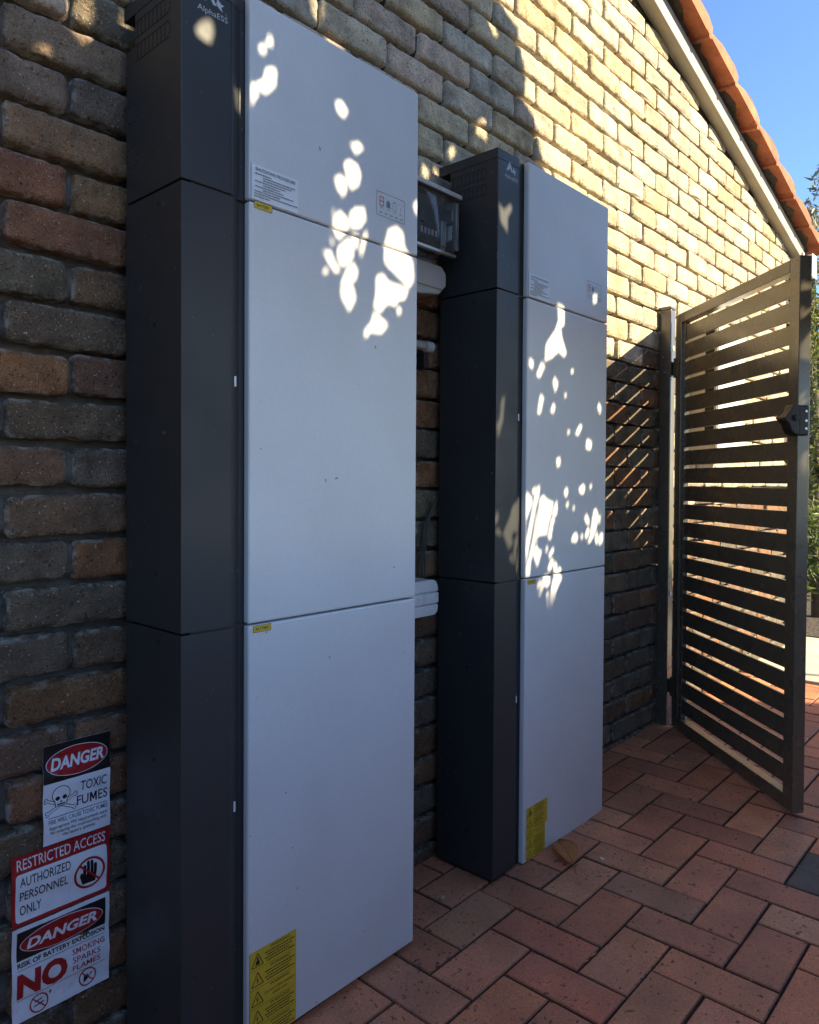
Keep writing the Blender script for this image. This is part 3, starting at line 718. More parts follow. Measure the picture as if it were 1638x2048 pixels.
q = MB(); q.box((0.84, -0.0375, 1.712), (0.925, -0.062, 1.735)); q.box((0.946, -0.071, 1.735), (0.967, -0.078, 1.80)); q.box((0.9695, -0.06, 1.75), (0.975, -0.105, 1.79)); q.box((0.9695, -0.05, 1.80), (0.975, -0.11, 1.83)); q.box((0.80, -0.115, 1.699), (0.975, -0.128, 1.7075)); q.box((0.976, -0.119, 1.72), (0.987, -0.127, 1.85)); rel(q).build('cover_rim_glint', M_STEEL, iso, bevel=0.002)  # rim bars and inner bits in bright steel, added as glints on the cover
jb = empty('junction_box', (0.92, 0, 1.63), 'small grey junction box with chamfered corners under the clear box', 'junction box')
q = MB(); q.prism([(0.80, 1.585), (0.955, 1.605), (0.985, 1.632), (0.985, 1.665), (0.965, 1.683), (0.80, 1.683)], lambda u, v, d: (u-0.92, d, v-1.63), 0.0, -0.085); q.build('box_body', M_GREYPL, jb, bevel=0.004)
q = MB(); q.box((-0.105, -0.0855, -0.012), (0.045, -0.0895, 0.04)); q.build('box_lid', M_GREYPL, jb, bevel=0.002)
cp = empty('conduit_pipe', (0.93, -0.03, 1.471), 'short grey conduit pipe stub on the dark wall between the cabinets', 'conduit')
q = MB(); q.tube([(-0.16, 0, 0), (0.05, 0, 0)], 0.0125, 14); q.build('pipe', M_GREYPL, cp, smooth=True)
q = MB(); q.tube([(0.028, 0, 0), (0.056, 0, 0)], 0.0155, 14); q.build('pipe_cap', M_GREYPL, cp)
q = MB(); q.box((0.02, 0.03, -0.062), (0.038, -0.006, -0.018)); q.box((0.015, 0.03, -0.05), (0.043, 0.020, -0.03)); q.build('saddle_clip', M_BLACK, cp, bevel=0.001)
du = empty('cable_duct', (0.9, 0, 0.775), 'grooved pale grey cable duct with rounded end leading behind the nearer cabinet', 'cable duct')
def duct(q, v0, v1, y, rt, rb):
    pts = [(-0.19, v0)]
    if rb: pts += [(0.068-0.020+0.020*math.sin(a), v0+0.020-0.020*math.cos(a)) for a in [math.pi/2*k/5 for k in range(6)]]
    else: pts.append((0.068, v0))
    if rt: pts += [(0.068-0.026+0.026*math.cos(a), v1-0.026+0.026*math.sin(a)) for a in [math.pi/2*k/5 for k in range(6)]]
    else: pts.append((0.068, v1))
    pts.append((-0.19, v1)); q.prism(pts, lambda u, v, d: (u, d, v), 0.0, y)
q = MB(); duct(q, -0.046, -0.0165, -0.078, False, True); duct(q, -0.0130, 0.0155, -0.080, False, False); duct(q, 0.0190, 0.052, -0.078, True, False); q.build('duct_cover', M_DUCT, du, bevel=0.003, seg=3)
q = MB(); q.box((-0.188, 0.0, -0.017), (0.066, -0.073, -0.0125)); q.box((-0.188, 0.0, 0.015), (0.066, -0.073, 0.0195)); q.build('duct_base', M_GREYPL, du)
q = MB()
for k in range(3): q.tube([(0.05+k*0.008, -0.02-0.006*k, 0.05), (0.062+k*0.008, -0.018, 0.12), (0.075+k*0.007, -0.02, 0.20), (0.12, -0.022, 0.27)], 0.0022, 6)
q.build('cable', M_BLACK, du)

# ------------------------------------------------------------------ signs on the bricks
def warp(u, v): return 0.0016*math.sin(v*73+u*9)+0.0010*noise.noise((u*45, v*55, 3.3))+0.0006*noise.noise((u*160, v*120, 9.3))+0.0055
def prohib(a, cu, cv, r, w, l): a.ring(cu, cv, r, r, w, l, 2, 32); a.line(cu-r*0.66, cv+r*0.66, cu+r*0.66, cv-r*0.66, w*0.85, l, 2)
def danger_ellipse(a, cu, cv, ru, rv, h, w):
    a.disc(cu, cv, ru, rv, 2, 1, 36); a.disc(cu, cv, ru-0.0012, rv-0.0012, 3, 2, 36); a.text('DANGER', cu, cv-h/2, h, 4, 1, w=w, align='C', bold=0.035, shear=0.18)
def drape(o, u_off, v_off):
    """subdivide the flat print finely and let it follow the uneven bricks"""
    bm = bmesh.new(); bm.from_mesh(o.data); bmesh.ops.triangulate(bm, faces=bm.faces)
    for it in range(6):
        es = [e for e in bm.edges if e.calc_length() > 0.007]
        if not es: break
        bmesh.ops.subdivide_edges(bm, edges=es, cuts=1); bmesh.ops.triangulate(bm, faces=[f for f in bm.faces if len(f.verts) > 3])
    for v in bm.verts: v.co.y -= warp(v.co.x+u_off, v.co.z+v_off)
    bm.to_mesh(o.data); bm.free()
SM = [M_SIGNK, M_SIGNW, M_SIGNR]
def sign(name, label, u0, v0, u1, v1, base_mi):
    t = empty(name, ((u0+u1)/2, 0, v0), label, 'sign', 'safety signs stuck to the brick wall')
    a = Art(0); a.rect(u0, v0, u1, v1, 0, 0)
    m = a.m; m.raw([(u0, 0.0004, v0), (u1, 0.0004, v0), (u1, 0.0004, v1), (u0, 0.0004, v1)], [(3, 2, 1, 0)])
    m.v = [(x-(u0+u1)/2, y, z-v0) for x, y, z in m.v]; drape(m.build('sign_sheet', SM[base_mi], t), (u0+u1)/2, v0)
    return t, Art(0)
def fin(t, a, u0, v0, u1):
    a.m.v = [(x-(u0+u1)/2, y, z-v0) for x, y, z in a.m.v]; drape(a.m.build('printed_face', SM, t), (u0+u1)/2, v0)
# 1 toxic fumes
u0, v0, u1, v1 = -0.056, 0.4275, 0.0685, 0.6105; w_ = u1-u0; h_ = v1-v0
t, a = sign('danger_sign', 'danger toxic fumes sign with skull and crossbones, topmost of the three signs', u0, v0, u1, v1, 1)
U = lambda f: u0+w_*f
V_ = lambda f: v1-h_*f
a.rect(u0, V_(0.385), u1, v1, 1, 0); danger_ellipse(a, U(0.5), V_(0.205), w_*0.465, h_*0.150, h_*0.125, w_*0.80)
a.text('TOXIC', U(0.94), V_(0.545), h_*0.098, 2, 0, w=w_*0.40, align='R', bold=0.004)
a.text('FUMES', U(0.96), V_(0.690), h_*0.098, 2, 0, w=w_*0.47, align='R', bold=0.004)
cu, cv = U(0.255), V_(0.535)
a.disc(cu, cv+0.003, 0.0165, 0.0160, 2, 0); a.disc(cu, cv+0.003, 0.0152, 0.0147, 3, 1)
a.poly([(cu-.0105, cv-.019), (cu+.0105, cv-.019), (cu+.0125, cv-.006), (cu-.0125, cv-.006)], 2, 0); a.poly([(cu-.0092, cv-.0177), (cu+.0092, cv-.0177), (cu+.0112, cv-.004), (cu-.0112, cv-.004)], 3, 1)
for sx in (-1, 1):
    a.disc(cu+sx*.0065, cv-.0035, .0042, .0040, 4, 0, 14)
a.poly([(cu-.0022, cv-.0118), (cu+.0022, cv-.0118), (cu, cv-.0075)], 4, 0)
a.line(cu-.0072, cv-.0150, cu+.0072, cv-.0150, .0026, 4, 0)
for sx in (-1, 1):
    a.line(cu-sx*.024, cv-.028, cu+sx*.026, cv-.004, .0058, 1, 0); a.line(cu-sx*.024, cv-.028, cu+sx*.026, cv-.004, .0034, 1.5, 1)
    for ex, ey in ((-sx*.0245, -.0305), (-sx*.0255, -.0262), (sx*.0272, -.0058), (sx*.0262, -.0015)):
        a.disc(cu+ex, cv+ey, .0033, .0030, 1.2, 0, 10); a.disc(cu+ex, cv+ey, .0021, .0019, 1.6, 1, 10)
a.line(U(0.07), V_(0.735), U(0.95), V_(0.735), 0.0011, 2, 0)
a.text('FIRE WILL CAUSE TOXIC FUMES', U(0.515), V_(0.795), h_*0.040, 2, 0, w=w_*0.89, align='C', bold=0.0)
a.text('Appropriate PPE requirements apply', U(0.515), V_(0.850), h_*0.033, 2, 0, w=w_*0.88, align='C', bold=0.0)
a.text('for entering the room/working with', U(0.515), V_(0.897), h_*0.033, 2, 0, w=w_*0.84, align='C', bold=0.0)
a.text('the battery systems', U(0.515), V_(0.944), h_*0.033, 2, 0, w=w_*0.48, align='C', bold=0.0)
fin(t, a, u0, v0, u1)
# 2 restricted access
u0, v0, u1, v1 = -0.110, 0.300, 0.068, 0.425; w_ = u1-u0; h_ = v1-v0
t, a = sign('access_sign', 'red bordered restricted access sign with a crossed out black hand', u0, v0, u1, v1, 2)
a.rrect(U(0.035), V_(0.945), U(0.965), V_(0.255), 0.006, 1, 1)
a.text('RESTRICTED ACCESS', U(0.5), V_(0.205), h_*0.150, 1, 1, w=w_*0.90, align='C', bold=0.004)
for k, s_ in enumerate(('AUTHORIZED', 'PERSONNEL', 'ONLY')): a.text(s_, U(0.075), V_(0.44+k*0.205), h_*0.130, 2, 0, w=w_*(0.50, 0.475, 0.21)[k], bold=0.006)
cu, cv, r = U(0.775), V_(0.600), 0.0295
a.poly([(cu-.0130, cv-.020), (cu+.0115, cv-.020), (cu+.0135, cv-.002), (cu-.0110, cv-.002)], 2, 0)
for k, (du_, top_) in enumerate(((-.0098, .0150), (-.0028, .0205), (.0042, .0195), (.0108, .0130))):
    a.rect(cu+du_-.0029, cv-.003, cu+du_+.0029, cv+top_, 2, 0); a.disc(cu+du_, cv+top_, .0029, .0029, 2, 0, 10)
a.poly([(cu-.0130, cv-.019), (cu-.0185, cv-.002), (cu-.0165, cv+.004), (cu-.0138, cv+.003), (cu-.0110, cv-.004)], 2.2, 0)
prohib(a, cu, cv, r, 0.0042, 3)
fin(t, a, u0, v0, u1)
# 3 battery explosion
u0, v0, u1, v1 = -0.110, 0.128, 0.0665, 0.2975; w_ = u1-u0; h_ = v1-v0
t, a = sign('danger_sign', 'danger risk of battery explosion sign, lowest of the three signs', u0, v0, u1, v1, 1)
a.rect(U(0.045), V_(0.355), U(0.955), V_(0.045), 1, 0); danger_ellipse(a, U(0.5), V_(0.200), w_*0.425, h_*0.145, h_*0.115, w_*0.72)
a.text('RISK OF BATTERY EXPLOSION', U(0.5), V_(0.425), h_*0.050, 2, 0, w=w_*0.90, align='C', bold=0.03)
a.line(U(0.05), V_(0.450), U(0.95), V_(0.450), 0.0009, 2, 0)
a.text('NO', U(0.045), V_(0.755), h_*0.265, 2, 2, w=w_*0.50, bold=0.05)
for k, s_ in enumerate(('SMOKING', 'SPARKS', 'FLAMES')): a.text(s_, U(0.60), V_(0.545+k*0.090), h_*0.062, 2, 2, w=w_*(0.345, 0.295, 0.295)[k], bold=0.004)
a.line(U(0.05), V_(0.775), U(0.95), V_(0.755), 0.0009, 2, 0)
for cu, cv, kind in ((U(0.26), V_(0.885), 0), (U(0.76), V_(0.860), 1)):
    prohib(a, cu, cv, 0.0165, 0.0024, 3)
    if kind: a.poly([(cu-.008, cv-.009), (cu+.002, cv-.004), (cu+.001, cv+.006), (cu-.003, cv+.001), (cu-.006, cv+.005)], 2, 0); a.line(cu-.004, cv-.007, cu+.009, cv+.006, .0022, 2.2, 0)
    else: a.line(cu-.009, cv-.004, cu+.009, cv-.001, .0022, 2, 0); a.line(cu-.007, cv+.003, cu+.006, cv+.006, .0022, 2, 0)
fin(t, a, u0, v0, u1)

# ------------------------------------------------------------------ gate post and gate
gp = empty('gate_post', (2.588, -0.0275, 0.02), 'slim square bronze metal gate post standing against the brick wall', 'gate post')
q = MB(); q.box((-0.025, -0.025, 0.0), (0.025, 0.025, 1.832)); q.build('post', M_GATE, gp, bevel=0.003)
q = MB(); q.box((-0.0265, -0.0265, 1.833), (0.0265, 0.0265, 1.847)); q.build('post_cap', M_GATE, gp, bevel=0.004)
for z in (1.665, 0.59):
    q = MB(); q.tube([(0.0, -0.025, z), (0.0, -0.0275, z)], 0.011, 14); q.build('cap_plug', M_GREYPL, gp)
for z in (1.595, 0.205):
    q = MB(); q.box((-0.0275, -0.0275, z-0.055), (-0.0255, 0.0245, z+0.055)); q.box((-0.0255, -0.0275, z-0.055), (0.020, -0.0255, z+0.055)); hp = q.build('hinge_plate', M_GATE, gp)
    for y, dz in ((0.006, 0.03), (0.012, -0.002), (0.0, -0.036)):
        q = MB(); q.tube([(-0.027, y, z+dz), (-0.0315, y, z+dz)], 0.004, 8); q.build('bolt', M_STEEL, hp)

GA = math.atan2(-0.740, -0.673)
gate = empty('slatted_gate', (2.565, -0.073, 0.0), 'open bronze aluminium gate of horizontal slats with a black latch', 'gate', rz=GA)
TH = 0.04; GB, GT, GL = 0.037, 1.821, 0.870
for nm, a_, b_ in (('stile', (0, 0, GB), (0.051, TH, GT)), ('stile', (GL-0.054, 0, GB), (GL, TH, GT)), ('top_rail', (0.0515, 0.0004, GT-0.041), (GL-0.0545, TH-0.0004, GT)), ('bottom_rail', (0.0515, 0.0004, GB), (GL-0.0545, TH-0.0004, GB+0.046))):
    q = MB(); q.box(a_, b_); q.build(nm, M_GATE, gate, bevel=0.0022)
q = MB(); q.box((0.0514, 0.011, GB+0.047), (0.0685, 0.031, GT-0.042)); ch = q.build('slat_channel', M_GATE, gate)
g1 = 0.579+1.117; pit_ = 0.07595
slat0 = None
for k in range(22):
    z0 = g1-k*pit_+0.0070
    if slat0 is None:
        q = MB(); q.box((0.0690, 0.0150, 0), (GL-0.0550, 0.0250, 0.0619)); slat0 = q.build('slat', M_GATE, gate, (0, 0, z0), bevel=0.0014); o = slat0
    else:
        o = slat0.copy(); COL.objects.link(o); o.parent = gate; o.location = (0, 0, z0)
    o.location.y = random.gauss(0, 0.0004)
    q = MB(); q.tube([(0.060, 0.0112, z0+0.034), (0.060, 0.0095, z0+0.034)], 0.0033, 8); q.build('screw', M_STEEL, ch)
for z in (1.595, 0.205):
    q = MB(); q.tube([(-0.008, 0.004, z-0.042), (-0.008, 0.004, z+0.042)], 0.0085, 10); q.box((-0.008, -0.0028, z-0.040), (0.020, -0.0004, z+0.040)); q.box((-0.026, 0.0, z-0.03), (-0.008, 0.006, z+0.03)); q.build('hinge', M_GATE, gate)
# latch: body wrapped round the free edge with a hooded lever towards the path
lz = 1.300
q = MB(); q.box((GL+0.0004, -0.006, lz-0.052), (GL+0.014, 0.030, lz+0.045)); lt = q.build('latch', M_BLACK, gate, bevel=0.006, seg=3)
q = MB(); q.prism([(-0.002, 0.046), (-0.022, 0.047), (-0.030, 0.030), (-0.050, 0.006), (-0.050, -0.004), (-0.038, -0.014), (-0.030, -0.034), (-0.022, -0.046), (-0.002, -0.052)], lambda u, v, d: (d, u, lz+v), GL-0.034, GL+0.013); q.build('latch_hood', M_BLACK, lt, bevel=0.004, seg=3)
q = MB(); q.prism([(-0.053, 0.003), (-0.031, 0.0325), (-0.027, 0.036), (-0.020, 0.032), (-0.044, 0.000)], lambda u, v, d: (d, u, lz+v), GL-0.040, GL-0.0345); q.build('latch_lever', M_BLACK, lt, bevel=0.002)
q = MB(); q.tube([(GL+0.0135, -0.016, lz+0.004), (GL+0.018, -0.016, lz+0.004)], 0.011, 14); q.tube([(GL+0.0201, -0.016, lz+0.004), (GL+0.0225, -0.016, lz+0.004)], 0.0075, 12); q.build('latch_lock', M_BLACK, lt, bevel=0.001)
q = MB()
for dz in (-0.03, -0.005, 0.025): q.tube([(GL+0.0135, 0.018, lz+dz), (GL+0.0165, 0.018, lz+dz)], 0.0042, 10)
q.build('latch_bolt', M_STEEL, lt)

# ------------------------------------------------------------------ switchboard on the wall beyond the gate
mc = empty('switchboard', (3.04, 0, 1.20), 'beige wall mounted switchboard seen through the gate slats', 'switchboard')
q = MB(); q.box((-0.18, 0.0, 0.0), (0.19, -0.145, 0.62)); q.build('case', M_BEIGE, mc, bevel=0.004)
q = MB(); q.box((-0.175, -0.1455, 0.01), (0.185, -0.150, 0.61)); q.build('door', M_WHITE, mc, bevel=0.002)
q = MB(); q.box((-0.1815, -0.092, 0.07), (-0.1795, -0.132, 0.60)); q.build('side_window', M_GLASSDK, mc)

# ------------------------------------------------------------------ small things on the paving
lf = empty('dry_leaf', (1.30, -0.285, zg(1.3)), 'brown dry leaf lying on the pavers at the foot of the farther cabinet', 'leaf')
q = MB(); n = 12
ax = Vector((-0.118, -0.128, 0)).normalized(); sd = Vector((0.735, -0.68, 0)); Ln = 0.150
p0 = Vector((0.050, 0.048, 0))
V = []
for k in range(n+1):
    f_ = k/n; wv = 0.036*(math.sin(math.pi*min(1, f_*1.02))**0.75)*(1.1-0.35*f_)
    c_ = p0+ax*Ln*f_+Vector((0, 0, 0.006+0.010*math.sin(f_*3.0)+0.006*f_*f_))
    for s_ in (-1, -0.5, 0, 0.5, 1):
        V.append(tuple(c_+sd*wv*s_+Vector((0, 0, 0.009*s_*s_*(0.6+0.4*math.sin(5*f_))+0.003*s_))))
q.raw(V, [(5*k+i, 5*k+i+1, 5*k+6+i, 5*k+5+i) for k in range(n) for i in range(4)])
bo = q.build('leaf_blade', M_DRY, lf, smooth=True)
md = bo.modifiers.new('thickness', 'SOLIDIFY'); md.thickness = 0.0008
q = MB(); q.tube([tuple(Vector(V[5*k+2])+Vector((0, 0, 0.0006))) for k in range(n+1)]+[tuple(Vector(V[5*n+2])+ax*0.025+Vector((0, 0, -0.02)))], 0.0010, 5); q.build('leaf_stalk', M_VEIN, lf)
def chip(name, x, y, sx, sy, sz, rz, m, label, cat):
    q = MB(); q.prism([(-sx, -sy*0.4), (-sx*0.4, -sy), (sx*0.8, -sy*0.7), (sx, sy*0.3), (sx*0.2, sy), (-sx*0.8, sy*0.6)], lambda u, v, d: (u, v, d), 0, sz)
    o = q.build(name, m, None, (x, y, zg(x)+0.001), bevel=min(sz, sx, sy)*0.3); o.rotation_euler = (0, 0, rz); tag(o, label, cat)
chip('cable_offcut', 0.894, -0.161, 0.010, 0.004, 0.006, 0.2, M_OFFCUT, 'tan cable offcut lying on the pavers between the cabinets', 'offcut')
chip('petal', 1.351, -0.380, 0.008, 0.005, 0.003, 1.1, M_PETAL, 'pale petal lying on the pavers past the dry leaf', 'petal')
chip('pebble', 2.234, -0.216, 0.005, 0.004, 0.004, 0.6, M_PETAL, 'small white pebble lying on the shaded pavers near the gate hinge', 'pebble')
chip('paper_scrap', 2.260, -0.409, 0.009, 0.006, 0.003, 0.9, M_OFFCUT, 'tan paper scrap lying on the pavers at the foot of the gate', 'scrap')
lit_ = MB(); r = random.Random(9)
for k in range(46):
    x = r.choice((r.uniform(0.75, 1.05), r.uniform(1.72, 2.5), r.uniform(0.7, 3.2))); y = -abs(r.gauss(0, 0.05))-0.015 if r.random() < 0.7 else -r.uniform(0.1, 0.9)
    a = r.uniform(0, 6.28); L_ = r.uniform(0.004, 0.016); w_ = L_*r.uniform(.15, .4); z = zg(x)+0.001; c_, s_ = math.cos(a), math.sin(a)
    P_ = [(-L_, 0, 0), (0, -w_, L_*.15), (L_, 0, L_*.2*r.random()), (0, w_, L_*.25)]
    lit_.raw([(x+u*c_-v*s_, y+u*s_+v*c_, z+d) for u, v, d in P_], [(0, 1, 2), (2, 3, 0)])
tag(lit_.build('leaf_litter', M_DRY), kind='stuff')
gr = MB(); r = random.Random(3)
for k in range(420):
    x = r.uniform(0.4, 3.4); y = -r.uniform(0.02, 1.2)
    if r.random() < 0.45: x = XO+PX*round((x-XO)/PX)+r.gauss(0, 0.003)
    s_ = r.uniform(0.0007, 0.0022); z = zg(x)
    gr.raw([(x-s_, y-s_*.6, z-.001), (x+s_, y-s_, z-.001), (x+s_*.5, y+s_, z-.001), (x, y, z+s_*1.1)], [(0, 1, 3), (1, 2, 3), (2, 0, 3)])
tag(gr.build('grit', M_OFFCUT), kind='stuff')

